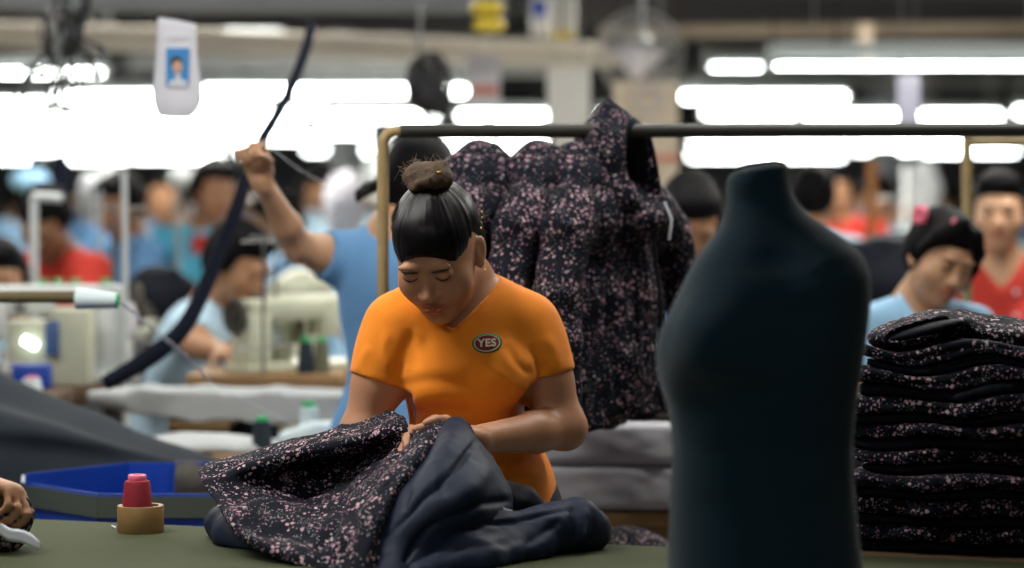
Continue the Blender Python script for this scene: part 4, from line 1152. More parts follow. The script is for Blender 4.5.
def cone_parts(c, tm, pm, r, h, root):
    c = np.asarray(c, float)
    M = MB(); M.lathe(c, [(r,0),(r*1.02,h*.06),(r*.92,h*.5),(r*.78,h*.93),(r*.6,h*.96)], n=20); M.build('wound_thread', tm, root)
    M = MB(); M.lathe(c, [(r*.62,h*.955),(r*.62,h*1.06),(r*.5,h*1.08),(r*.3,h*1.08)], n=16); M.build('spool_top', pm, root)
def cone_at(c, tm, pm, label, r=.024, h=.09, group=None):
    e = empty('thread_cone', tuple(c), label, 'thread cone', group); cone_parts(c, tm, pm, r, h, e); return e

# ------------------------------------------------------------------ rack and hanging jackets
RY = 4.86; RZ = HC + (HY-131)/FPX*RY
def rack():
    xl = P(383,0,RY)[0]; xr = P(1150,0,RY)[0]
    r = empty('clothes_rack', ((xl+xr)/2, RY, 0), 'long pipe clothes rack with dark rail and yellowed upright at its left end', 'clothes rack')
    M = MB(); M.tube([V3(xl+.035,RY,RZ), V3(xl+.3,RY,RZ), V3(xr,RY,RZ+.003)], .0145, 14)
    M.build('rail', MAT['rail'], r)
    M = MB(); M.tube([V3(xl+.045,RY,RZ-.001)] + [V3(xl+.028-.028*math.sin(a), RY, RZ-.028+.028*math.cos(a)) for a in np.linspace(0,1.57,6)] + [V3(xl,RY,.6), V3(xl,RY,.05)], .0118, 12)
    M.build('upright', MAT['bamboo'], r)
    M = MB(); M.tube([V3(xr,RY,RZ), V3(xr,RY,.05)], .0118, 12); M.build('upright', MAT['bamboo'], r)
    for x in (xl, xr):
        M = MB(); M.tube([V3(x,RY-.25,.03), V3(x,RY+.25,.03)], .014, 12)
        for q in (-.23,.23): M.lathe(V3(x,RY+q,0), [(.02,0),(.022,.012),(.02,.02)], n=12)
        M.build('foot', MAT['steel'], r)
    M = MB()
    for px in (385, 482): M.lathe(V3(P(px,0,RY)[0],RY,RZ)-V3(.006,0,0), [(.0135,0),(.0145,.003),(.0145,.010),(.0135,.013)], (1,0,0), 14)
    # second rack behind, seen at the right
    Y2 = 5.95; x2 = P(967,0,Y2)[0]; z2 = HC+(HY-142)/FPX*Y2
    r = empty('clothes_rack', (x2+.6, Y2, 0), 'yellow painted clothes rack at the right, standing beside the woman in red', 'clothes rack')
    M = MB(); M.tube([V3(x2+1.3,Y2,z2), V3(x2,Y2,z2)], .011, 12); M.build('rail', MAT['bamboo'], r)
    for x in (x2, x2+1.3):
        M = MB(); M.tube([V3(x,Y2,z2+.011), V3(x,Y2,.04)], .013, 12); M.build('upright', MAT['bamboo'], r)
        M = MB(); M.tube([V3(x,Y2-.25,.025), V3(x,Y2+.25,.025)], .014, 12); M.build('foot', MAT['steel'], r)

def hanging_jacket(hood_up=True, seed=1, label='', group=None):
    """built about the hook point; front faces -y"""
    root = empty('hanging_jacket', (0,0,0), label, 'jacket', group)
    h = .0062
    F = Field(V3(-.33,-.20,-.62), V3(.33,.20,.10), h)
    z0 = -.145
    F.chain([V3(0,0,z0-.05), V3(0,0,z0-.20), V3(0,0,z0-.36), V3(0,0,z0-.52)], [.095,.110,.130,.140], .04, flat=((0,1,0), 2.1))
    for q in (-1,1):
        F.chain([V3(0,0,z0-.015), V3(q*.09,0,z0-.03), V3(q*.150,0,z0-.065)], [.045,.052,.05], .04)
        F.chain([V3(q*.150,0,z0-.065), V3(q*.205,-.005,z0-.20), V3(q*.225,-.02,z0-.34), V3(q*.232,-.03,z0-.430)], [.044,.045,.043,.040], .008)
        F.chain([V3(q*.045,-.035,z0-.0), V3(0,-.075,z0-.045)], [.022,.022], .02)
    F.cut((0,0,z0-.455), (0,0,-1), .01)
    if not hood_up:
        F.ell(V3(0,.03,z0+.03), (.085,.080,.070), Rx(R_(20)), .03)
        F.chain([V3(-.04,-.01,z0+.045), V3(0,.01,z0+.065), V3(.04,.0,z0+.045)], [.045,.05,.045], .03)
    co, f = F.mesh(); co = smooth(co, f, 1)
    N = vnormals(co, f)
    fold = np.sin(co[:,0]*55 + 3*np.sin(co[:,2]*9))*np.clip((z0-.10-co[:,2])*4, 0, 1)*.0035
    seam = -.005*np.exp(-((co[:,0])/.006)**2)*(co[:,1] < 0)
    co = co + N*(fold + seam + fbm(co, 17, seed, 3)*.0065)[:,None]
    npmesh('body', co, f, MAT['floral_hang'], root)
    if hood_up:
        F = Field(V3(-.16,-.18,z0-.06), V3(.16,.18,.12), .005)
        Rh = Rx(R_(8))
        F.ell(V3(0,.015,z0+.075), (.082,.090,.105), Rh, .02)
        F.chain([V3(0,.03,z0+.12), V3(0,.035,z0+.215)], [.055,.008], .05)
        F.ell(V3(0,.0,z0+.01), (.090,.08,.05), Rh, .03)
        F.ell(V3(0,-.085,z0+.085), (.050,.090,.105), Rh, .012, 'sub')
        F.chain([V3(0,-.10,z0-.01), V3(0,-.06,z0+.03)], [.028,.035], .01, 'sub')
        co, f = F.mesh(); co = smooth(co, f, 1); N = vnormals(co, f); co = co + N*(fbm(co, 20, seed+5, 3)*.006)[:,None]
        npmesh('hood', co, f, MAT['floral_hang'], root)
        F = Field(V3(-.12,-.12,z0-.06), V3(.12,.12,.12), .006)
        F.ell(V3(0,-.002,z0+.08), (.056,.050,.098), Rh, .01); F.ell(V3(0,-.090,z0+.085), (.046,.075,.11), Rh, .01, 'sub')
        co, f = F.mesh(); npmesh('hood_lining', co, f, MAT['navy_dark'], root)
        M = MB(); M.tube([V3(.028,-.088,z0-.005), V3(.036,-.100,z0-.04), V3(.030,-.098,z0-.085)], .0032, 6); M.build('drawcord', MAT['label_white'], root)
    M = MB(); M.tube([V3(0,-.078,z0-.045), V3(0,-.098,z0-.2), V3(0,-.105,z0-.44)], .0035, 6); M.build('zip', MAT['navy_dark'], root)
    M = MB()
    M.tube([V3(0, .0172*math.cos(a)*1.0, .0172*math.sin(a)) for a in np.linspace(-1.0,3.14,14)] + [V3(0,-.0172,-.02), V3(0,0,-.045), V3(0,0,-.075)], .0016, 6)
    M.tube([V3(-.15,0,z0-.03), V3(-.06,0,z0+.03), V3(0,0,-.075), V3(.06,0,z0+.03), V3(.15,0,z0-.03)], .004, 8)
    M.build('hanger', MAT['steel'], root)
    return root

def jackets():
    a = hanging_jacket(True, 3, 'dark floral hooded jacket nearest the dress form, hood standing above the rail')
    a.location = (P(622,0,RY)[0], RY+.045, RZ); a.rotation_euler = (0,0,R_(48)); a.scale = (1.0,1.0,.95)
    a.location.y = RY + .02
    b = hanging_jacket(False, 9, 'dark floral jacket hanging just left of the hooded one on the rail', 'floral jackets hanging on the rail')
    spots = [(588, 70, 'dark floral jacket hanging just left of the hooded one on the rail', 1.04), (548, 64, 'dark floral jacket hanging third from the right on the rail', 1.02),
             (489, 62, 'dark floral jacket on the rail, leftmost, right behind the woman in orange', 1.0)]
    for i, (px, yw, lab, sc) in enumerate(spots):
        o = b if i == 0 else copy_tree(b)
        o['label'] = lab; o['group'] = 'floral jackets hanging on the rail'
        o.location = (P(px,0,RY)[0], RY, RZ); o.rotation_euler = (0,0,R_(yw)); o.scale = (sc, sc*(.95 if i % 2 else 1), sc*.95)
    a['group'] = 'floral jackets hanging on the rail'

# ------------------------------------------------------------------ sewing machines and stands
def machine(label, loc, yaw, mat='cream_paint', cones=2, s=1.0, lamp=False):
    r = empty('sewing_machine', tuple(loc), label, 'sewing machine')
    R = Rz(R_(yaw)); o = np.asarray(loc, float); T = lambda x, y, z: o + R @ (V3(x, y, z)*s)
    M = MB(); M.box(T(0,0,.014), (.48*s,.18*s,.028*s), R, .006*s); M.build('bed', MAT[mat], r)
    M = MB(); M.box(T(.17,.0,.125), (.11*s,.13*s,.20*s), R, .018*s); M.box(T(.0,.0,.235), (.42*s,.115*s,.085*s), R, .022*s)
    M.box(T(-.175,.0,.200), (.085*s,.120*s,.150*s), R, .016*s); M.build('arm_casting', MAT[mat], r)
    M = MB(); M.lathe(T(.232,0,.215), [(.02*s,0),(.066*s,.004*s),(.070*s,.012*s),(.066*s,.024*s),(.05*s,.028*s),(.046*s,.020*s),(.02*s,.018*s),(.016*s,.034*s)], R@V3(1,0,0), 24); M.build('handwheel', MAT['taupe'], r)
    M = MB(); M.tube([T(-.185,-.02,.14), T(-.185,-.02,.045)], .005*s, 8); M.tube([T(-.185,-.02,.05), T(-.185,-.02,.030)], .0022*s, 6); M.box(T(-.185,-.02,.033), (.02*s,.03*s,.004*s), R); M.build('needle_bar', MAT['steel'], r)
    M = MB(); M.lathe(T(-.10,-.06,.22), [(.014*s,0),(.016*s,.006*s),(.008*s,.012*s),(.016*s,.018*s),(.006*s,.03*s)], R@V3(0,-1,0), 14); M.build('tension_dial', MAT['steel'], r)
    M = MB(); M.box(T(.06,-.060,.235), (.12*s,.004*s,.03*s), R); M.build('name_plate', MAT['red_poly'], r)
    M = MB(); M.tube([T(.20,.12,.0), T(.20,.12,.52)], .006*s, 8); M.tube([T(.08,.12,.50), T(.30,.12,.50)], .004*s, 6); M.tube([T(.08,.12,.10), T(.32,.12,.10)], .005*s, 6); M.build('thread_stand', MAT['steel'], r)
    for i in range(cones):
        c = T(.11+.10*i,.12,.105); ct = (MAT['thread_olive'], MAT['thread_white'], MAT['thread_dark'])[i%3]
        M = MB(); M.lathe(c, [(.030*s,0),(.030*s,.01*s),(.017*s,.10*s)], n=16); q = M.build('thread_cone', ct, r)
        M = MB(); M.lathe(c, [(.018*s,.10*s),(.018*s,.118*s),(.01*s,.12*s)], n=12); M.v = [tuple(np.array(v)-o) for v in M.v]; M.build('spool_top', MAT['green_plastic'], q)
    if lamp:
        M = MB(); M.box(T(-.12,-.075,.155), (.030*s,.012*s,.016*s), R, .003*s); M.build('lamp', MAT['led'], r)
    return r
def sew_table(label, x0, x1, y0, y1, z, mat='wood', legm='steel'):
    r = empty('sewing_table', ((x0+x1)/2, (y0+y1)/2, 0), label, 'table')
    M = MB(); M.box(((x0+x1)/2, (y0+y1)/2, z-.02), (x1-x0, y1-y0, .038), bev=.006); M.build('tabletop', MAT[mat], r)
    for a in (x0+.05, x1-.05):
        M = MB(); M.box((a, (y0+y1)/2, (z-.08)/2+.04), (.04,.05,z-.08), bev=.004); M.box((a, (y0+y1)/2, .02), (.05,(y1-y0)*.9,.04), bev=.004); M.box((a, (y0+y1)/2, z-.055), (.04,(y1-y0)*.8,.03), bev=.004)
        M.build('leg', MAT[legm], r)
    return r
def stool(x, y, z):
    pr = globals().get('_stool')
    if pr is None:
        r = empty('stool', (0,0,0), '', 'stool')
        M = MB(); M.box((0,0,.4), (.34,.30,.03), bev=.008); M.build('seat', MAT['darkwood'], r)
        for a in (-.13,.13):
            for b in (-.11,.11):
                M = MB(); M.tube([V3(a,b,.385), V3(a*1.15,b*1.15,0)], .014, 8); M.build('leg', MAT['steel'], r)
        globals()['_stool'] = r; o = r
    else: o = copy_tree(pr)
    o.location = (x, y, 0); o['label'] = 'wooden stool under a seated machine worker, mostly hidden by the worker'; o['group'] = 'stools of the seated workers'
    return o

# ------------------------------------------------------------------ workers
def worker(label, px, py, Y, yaw=0, pitch=20, roll=0, body=None, shirt='blue', skin='skin_b', style='short', fem=True, pose='sew', lean=.10, sh=(.165,-.20), reach=.30, h=.014, hf=.008,
           w=.95, s=1.0, legs=None, detail=False, trousers='jeans', elz=None, sleeve=.6, extra=None, hair='hair_far', vneck=0, armw=1.0, **kw):
    head = P(px, py, Y); hR = frame(yaw, pitch, roll); by = yaw if body is None else body
    Rb = Rz(R_(by)); f = Rb @ V3(0,-1,0); x = Rb @ V3(1,0,0)
    nb = head + hR @ (V3(0,.035,-.10)*s); nb = nb + V3(kw.get('shift', 0),0,-.045 + kw.get('lift', 0)); nb = nb - f*.015
    pc = nb + V3(0,0,-.49) - f*lean
    shL = nb + x*sh[0] + V3(0,0,-.062); shR = nb - x*sh[0] + V3(0,0,-.062)
    g = lambda k, d: kw.get(k) if kw.get(k) is not None else d
    if pose == 'sew':
        elL = shL + x*.05 + f*.10 + V3(0,0,-.22); elR = shR - x*.05 + f*.10 + V3(0,0,-.22)
        wrL = nb + x*.10 + f*(.36) + V3(0,0,-.29); wrR = nb - x*.10 + f*.36 + V3(0,0,-.29)
    else:
        elL = shL + x*.05 + V3(0,0,-.27); elR = shR - x*.05 + V3(0,0,-.27)
        wrL = elL + f*.12 + V3(0,0,-.20); wrR = elR + f*.12 + V3(0,0,-.20)
    elL = g('elL', elL); elR = g('elR', elR); wrL = g('wrL', wrL); wrR = g('wrR', wrR)
    lg = legs or ('sit' if pose == 'sew' else 'stand')
    p = person('person', label, head=head, hR=hR, s=s, nb=nb, pc=pc, shL=shL, shR=shR, elL=elL, elR=elR, wrL=wrL, wrR=wrR, skin=MAT[skin], shirt=MAT[shirt],
               hair=MAT[hair], style=style, fem=fem, w=w, h=h, hf=hf, sleeve=sleeve, legs=lg, trousers=MAT[trousers], detail=detail, vneck=vneck, arm=armw,
               group=kw.get('group'), handL=kw.get('handL'), handR=kw.get('handR'), shirt_fn=kw.get('shirt_fn'), hair_fn=kw.get('hair_fn'), sh_h=kw.get('sh_h'))
    if lg == 'sit' and pc[2] < .75: stool(pc[0], pc[1], 0)
    return p

def workers():
    G = 'workers at the sewing lines'
    # standing worker with the raised arm, seen from behind
    Yr = 5.62
    r = worker('person in blue shirt with back turned, raising one arm high above the workers', 421, 188, Yr, yaw=165, pitch=8, body=175, shirt='blue', skin='skin_a', style='short', pose='stand', lean=.0, h=.0075, hf=.006, shift=-.045, lift=.035,
        sleeve=.48, sh=(.115,0), w=.86, elL=P(299,247,5.50), wrL=P(261,180,5.36), armw=.92,
        handL=dict(d=V3(-.22,-.12,1), n=V3(-.2,-.9,-.2), curl=(1.0,1.1,1.2,1.2), thumb=(.5,.9,.7), side=1, s=.86))
    M = MB(); M.tube([P(408,178,5.66), P(396,180,5.60), P(382,182,5.56), P(368,188,5.50), P(359,195,5.48), P(357,202,5.48)], [.028,.024,.019,.017,.013,.004], 10)
    M.v = [tuple(np.array(v) - np.array(r['root']['_loc'][:])) for v in M.v]; o = M.build('pony_tail', MAT['hair_main'], None); o.parent = r['root']
    M = MB(); M.tube([P(246,136,5.33), P(248,128,5.33), P(254,127,5.33), P(258,131,5.33), P(256,137,5.33)], .0022, 6)
    tag(M.build('thread_loop', MAT['blacky'], None), 'small dark loop pinched in the raised hand', 'thread')
    # seated machine worker leaning right
    worker('person in light blue shirt bent over the cream sewing machines, left of the raised arm', 239, 264, 6.95, yaw=62, pitch=28, body=75, shirt='pale', skin='skin_b', style='man', fem=False, lean=.20, h=.010, hf=.006, w=.98,
        elR=P(197,346,6.75), wrR=P(224,352,6.60), elL=P(222,340,7.15), wrL=P(250,346,6.9), sleeve=.66)
    # girl with the pink clip
    def hf_(G_, c, R, s):
        hair_prims(G_, c, R, s, 'short')
        T = lambda x, y, z: c + R @ (V3(x, y, z)*s)
        G_.chain([T(.03,-.07,.10), T(.060,-.066,.05), T(.074,-.050,.0), T(.074,-.045,-.06)], [.014*s,.013*s,.011*s,.005*s], .010)
        G_.chain([T(-.02,-.06,.115), T(-.06,-.045,.07), T(-.078,-.02,.02)], [.02*s,.02*s,.010*s], .012)
    g = worker('girl in light blue shirt with pink hair clip looking down behind the folded jacket stack', 941, 257, 5.75, yaw=20, pitch=24, roll=11, body=8, shirt='lblue', skin='skin_a', style='short', pose='sew', lean=.02, h=.009, hf=.0028,
        detail=True, w=.80, sh=(.135,0), hair_fn=hf_, vneck=.05, sh_h=.007, legs='stand', s=.93, armw=.9)
    hd, hR = g['head'], g['hR']; T = lambda x, y, z: hd + hR @ (V3(x, y, z)*.93)
    off = np.array(g['root']['_loc'][:])
    M = MB(); 
    for a in range(6): M.box(T(-.048+.003*math.cos(a*1.05)*(a%2+1), -.055-.004*a*.3, .102-.009*(a-2)), (.010,.010,.011), hR @ Rz(a), .003)
    M.v = [tuple(np.array(v)-off) for v in M.v]; o = M.build('hair_clip', MAT['pink'], None); o.parent = g['root']
    M = MB(); c = T(-.075,.045,.085)
    for a in range(9): M.tube([c + hR@V3(.004, .020*math.cos(a*.7), .020*math.sin(a*.7)), c + hR@V3(-.006, .016*math.cos(a*.7+.35), .016*math.sin(a*.7+.35)), c + hR@V3(.004, .020*math.cos(a*.7+.7), .020*math.sin(a*.7+.7))], .007, 8)
    M.v = [tuple(np.array(v)-off) for v in M.v]; o = M.build('scrunchie', MAT['pink'], None); o.parent = g['root']
    sb = g['sbvh']
    # shirt collar flaps
    for q in (-1, 1):
        rows = []
        for t in np.linspace(0,1,6):
            a = T(q*(.058-.030*t), .03-.13*t, -.125-.040*t); rows.append([a, a + V3(q*.018, -.012, -.030)*(1-.1*t)*1.0])
        gg = np.array(rows) - off
        co, f, _ = sheet(gg, .003); o = npmesh('collar', co, f, MAT['lblue'], None); o.parent = g['root']
    # woman in red at the far right
    m = worker('woman in red buttoned shirt standing at the far right beyond the rack', 999, 212, 7.2, yaw=-12, pitch=4, body=-4, shirt='red_poly', skin='skin_a', style='short', pose='stand', h=.010, hf=.0045, detail=True, vneck=.07, w=.92, sh=(.155,0))
    off = np.array(m['root']['_loc'][:])
    def cast(px, py):
        o = Vector((0,0,HC)); d = (Vector(P(px, py, 1.0)) - o).normalized(); h = m['sbvh'].ray_cast(o, d); return None if h[0] is None else np.array(h[0]) - np.array(d)*.003
    for py in (268, 292, 316):
        p = cast(1016, py)
        if p is not None:
            M = MB(); M.lathe(p - off, [(.001,-.002),(.007,0),(.007,.003),(.001,.004)], (0,-1,0), 12); o = M.build('button', MAT['label_white'], None); o.parent = m['root']
    p = cast(989, 272)
    if p is not None:
        M = MB(); M.lathe(p - off, [(.001,-.002),(.024,0),(.024,.002),(.001,.003)], (0,-1,0), 20); M.v = [(a, b, (c-(p-off)[2])*.55+(p-off)[2]) for a, b, c in M.v]; o = M.build('chest_badge', MAT['pink'], None); o.parent = m['root']
    # worker bent down between hanging jacket and dress form
    worker('person with centre parted black hair bent low, between hanging jackets and dress form', 690, 221, 6.4, yaw=6, pitch=36, body=0, shirt='blue', skin='skin_b', style='man', pose='sew', lean=.12, h=.012, hf=.0045, detail=True, legs='stand')
    # left side and distance
    worker('person in red polo shirt bent forward at the far left, face dark', 44, 222, 8.0, yaw=-15, pitch=38, body=-35, shirt='red_poly', skin='skin_c', style='man', fem=False, lean=.25, w=1.1, pose='sew')  # face is dark through the deep skin tone
    worker('dark haired person cut off by the left picture edge, below the red polo', -2, 282, 6.9, yaw=10, pitch=10, shirt='pale', skin='skin_b', style='man', lean=.1)
    worker('person in blue shirt with head bowed, just right of the red polo', 118, 205, 9.2, yaw=-30, pitch=20, body=-60, shirt='blue', skin='skin_b', style='man', lean=.1)
    worker('distant person in blue shirt walking past, left of the turquoise shirt', 167, 196, 11.4, yaw=-25, pitch=5, body=-20, shirt='blue', skin='skin_b', style='short', pose='stand')
    t = worker('person in turquoise shirt with red print, head turned, left of the dark strap', 214, 191, 9.2, yaw=35, pitch=10, roll=8, body=-12, shirt='turq', skin='skin_b', style='short', pose='stand', lean=.0)
    p = P(203,245,9.1); h = t['sbvh'].ray_cast(Vector((0,0,HC)), (Vector(p)-Vector((0,0,HC))).normalized())
    if h[0] is not None:
        c = np.array(h[0]) - np.array(t['root']['_loc'][:]); M = MB(); M.box(c, (.09,.012,.075), bev=.004); o = M.build('red_print', MAT['red_poly'], None); o.parent = t['root']
    worker('person in blue shirt with folded arms beyond the raised arm', 322, 188, 11.5, yaw=-25, pitch=30, body=-30, shirt='pale', skin='skin_c', style='short', pose='stand', lean=.0)
    worker('person in pale blue shirt behind the cream machines, under the raised elbow', 278, 222, 9.5, yaw=-80, pitch=20, body=-60, shirt='lblue', skin='skin_b', style='short', pose='sew')
    worker('dark haired person just right of the dress form neck, far back', 814, 196, 8.9, yaw=160, pitch=0, body=150, shirt='pale', skin='skin_b', style='short', pose='stand')
    worker('distant person in red beside the dark head right of the dress form', 838, 190, 11.5, yaw=-30, pitch=10, body=-30, shirt='red_poly', skin='skin_b', style='short', pose='stand')
    worker('distant person in pale shirt bent over work, left of the pink hair clip', 878, 200, 12.2, yaw=-50, pitch=20, body=-40, shirt='pale', skin='skin_b', style='short', pose='sew')
    # further rows, alternating shirts
    rnd = random.Random(5)
    far = [(92,197,14.2,'blue'),(196,200,14.9,'turq'),(256,196,14.2,'blue'),(310,200,14.9,'lblue'),(352,202,14.2,'blue'),(20,200,14.4,'lblue'),(140,203,17.4,'pale'),(232,203,17.6,'blue'),(60,205,17.6,'lblue'),(330,206,17.8,'red_poly'),
           (845,203,14.8,'blue'),(916,200,14.2,'lblue'),(922,205,17.4,'blue'),(950,203,18.5,'pale'),(1018,200,14.2,'blue'),(866,207,17.9,'red_poly'),(990,206,17.6,'lblue'),(668,203,14.6,'blue'),
           (115,208,21.5,'lblue'),(178,208,21.2,'pale'),(250,208,21.4,'blue'),(310,209,21.6,'pale'),(30,208,21.3,'blue'),(835,208,21.5,'lblue'),(935,208,21.2,'lblue'),(1000,208,21.4,'red_poly')]
    protos = {}
    for i, (px, py, Y, c) in enumerate(far):
        base = protos.get(c)
        where = 'left of the woman in orange' if px < 400 else 'right of the dress form' if px > 760 else 'behind the jackets'
        cn = {'blue':'blue','turq':'turquoise','lblue':'light blue','pale':'pale blue','red_poly':'red'}[c]
        lab = 'distant worker in %s shirt, %s' % (cn, where)
        if base is None:
            p = worker(lab, px, py, Y, yaw=rnd.uniform(-60,60), pitch=20, shirt=c, skin='skin_b', style='short', pose='stand', h=.02, hf=.011, group=G)
            protos[c] = (p['root'], p['head'])
        else:
            o = copy_tree(base[0]); hd = base[1]; tgt = P(px, py, Y)
            o.location = (base[0].location.x + tgt[0]-hd[0], base[0].location.y + tgt[1]-hd[1], 0); o.rotation_euler.z = rnd.uniform(-.25,.25)
        
        o = protos[c][0] if base is None else o
        o['label'] = lab; o['group'] = 'far workers, ' + cn + ' shirts, ' + where
    # owner of the hand at the left picture edge
    worker('worker at the left edge whose hand grips bunched floral cloth', -190, 205, 4.62, yaw=10, pitch=25, body=15, shirt='blue', skin='skin_b', style='short', pose='stand', lean=.0, h=.0075, hf=.02,
        elL=P(-120,455,4.20), wrL=P(-26,486,4.02), elR=P(-280,420,4.5), wrR=P(-190,470,4.3),
        handL=dict(d=V3(.95,-.22,-.06), n=V3(-.1,-.25,-1), curl=(.95,1.0,1.05,1.1), thumb=(.5,.6,.6), side=1, s=.95))
# ------------------------------------------------------------------ the hall
def tube_light(x0, x1, py, Y, label, group=None, housing=True, r=.016, drop=.04, hm='paint_grey'):
    a = P(x0, py, Y); b = P(x1, py, Y); L = b[0]-a[0]; c = (a+b)/2
    e = empty('fluorescent_light', tuple(c), label, 'light', group)
    M = MB(); M.tube([a + V3(.03,0,0), b - V3(.03,0,0)], r, 10); M.build('tube', MAT['tube'], e)
    M = MB(); M.box(c + V3(0,0,drop+.012), (L, .11, .05), bev=.006)
    for q in (a + V3(.012,0,.008), b + V3(-.012,0,.008)): M.box(q, (.024,.035,.06), bev=.003)
    M.build('housing', MAT[hm], e)
    for k, q in enumerate((a + V3(L*.15,0,0), b - V3(L*.15,0,0))):
        M = MB(); M.tube([q + V3(0,0,.07), V3(q[0], q[1], 3.055)], .004, 5); M.build('hanging_rod', MAT['steel'], e)

def lights():
    tube_light(768, 1075, 66, 9.0, 'hanging fluorescent light with broad grey housing, top right corner', drop=.045, r=.008, hm='light_housing')
    tube_light(-60, 108, 73, 11.5, 'hanging fluorescent light behind the tangled cables at top left', r=.012)
    tube_light(706, 766, 67, 12.5, 'short thin fluorescent light left of the broad grey one at top right', r=.008)
    tube_light(226, 282, 43, 10.5, 'faint short fluorescent light touching the long beam near top left', r=.004)
    L = [(50,160,97,13),(200,470,91,13),(441,476,91,13.2),(-60,66,104,14.5),(75,250,108,15),(250,330,113,15.5),(-40,110,122,17),(115,300,124,17),(-60,60,137,20),(62,180,138,20),(182,312,137,20),(-40,90,148,24),(92,238,147,24),(-60,40,156,28),(42,130,157,28),(132,236,156,28),
         (330,440,116,16),(455,553,116,16.5),(318,372,131,18),(236,262,150,24),(303,328,149,25),(362,386,150,25),(392,440,148,24),(442,552,146,24),(455,545,159,31),
         (596,612,116,16.5),(678,850,97,13.5),(700,800,113,16),(803,905,116,16),(918,1004,116,16),(1012,1080,112,16),(690,770,143,23),(772,850,144,23),(688,845,155,29),(852,918,148,25),(920,965,150,25),(972,1018,150,25),(848,965,143,22)]
    for i, (a, b, y, Y) in enumerate(L):
        reg = 'left part' if b < 330 else 'middle part above the woman in orange' if b < 620 else 'right part behind the rail'
        row = 'nearer rows' if Y < 17.5 else 'distant rows'
        tube_light(a, b, y, Y, 'glaring light of the bright band, %s, %s' % (reg, row), 'hanging fluorescent lights, %s, %s' % (reg, row), r=.021 if Y < 18 else .032)
    # fixtures over the cutting area, outside the frame
    for i, (x, y, z, L_, yaw, e) in enumerate(((-1.3, 4.0, 2.6, 1.5, 0, 1), (.9, 4.7, 2.7, 1.5, 0, 1), (-2.2, 6.9, 2.6, 1.5, 0, 1), (2.0, 6.9, 2.6, 1.5, 0, 1), (.1, 6.3, 2.7, 1.5, 0, 1), (-1.2, 1.6, 2.6, 1.5, 0, 1), (.9, .4, 2.6, 1.5, 0, 1), (-1.5, 10.0, 2.7, 2.0, 0, 1), (1.8, 10.0, 2.7, 2.0, 0, 1), (0, 14.0, 2.8, 2.4, 0, 1))):
        e_ = empty('fluorescent_light', (x, y, z), 'fluorescent light hung above the work area, out of view overhead', 'light', 'lights above the cutting area')
        M = MB(); M.tube([V3(x-L_/2,y,z), V3(x+L_/2,y,z)], .017, 10); M.build('tube', MAT['tube'], e_)
        M = MB(); M.box((x,y,z+.05), (L_+.04,.14,.05), bev=.005); M.build('housing', MAT['paint_grey'], e_)
        for q in (-.4,.4):
            M = MB(); M.tube([V3(x+q*L_,y,z+.07), V3(x+q*L_,y,3.055)], .004, 5); M.build('hanging_rod', MAT['steel'], e_)
        ld = bpy.data.lights.new('lamp', 'AREA'); ld.shape = 'RECTANGLE'; ld.size = L_; ld.size_y = .12; ld.energy = ENER[i]; ld.color = (1,.97,.90)
        lo = bpy.data.objects.new('lamp', ld); COL.objects.link(lo); lo.parent = e_; lo.location = (0,0,-.02)
ENER = [44, 22, 50, 50, 26, 15, 8, 120, 120, 200]

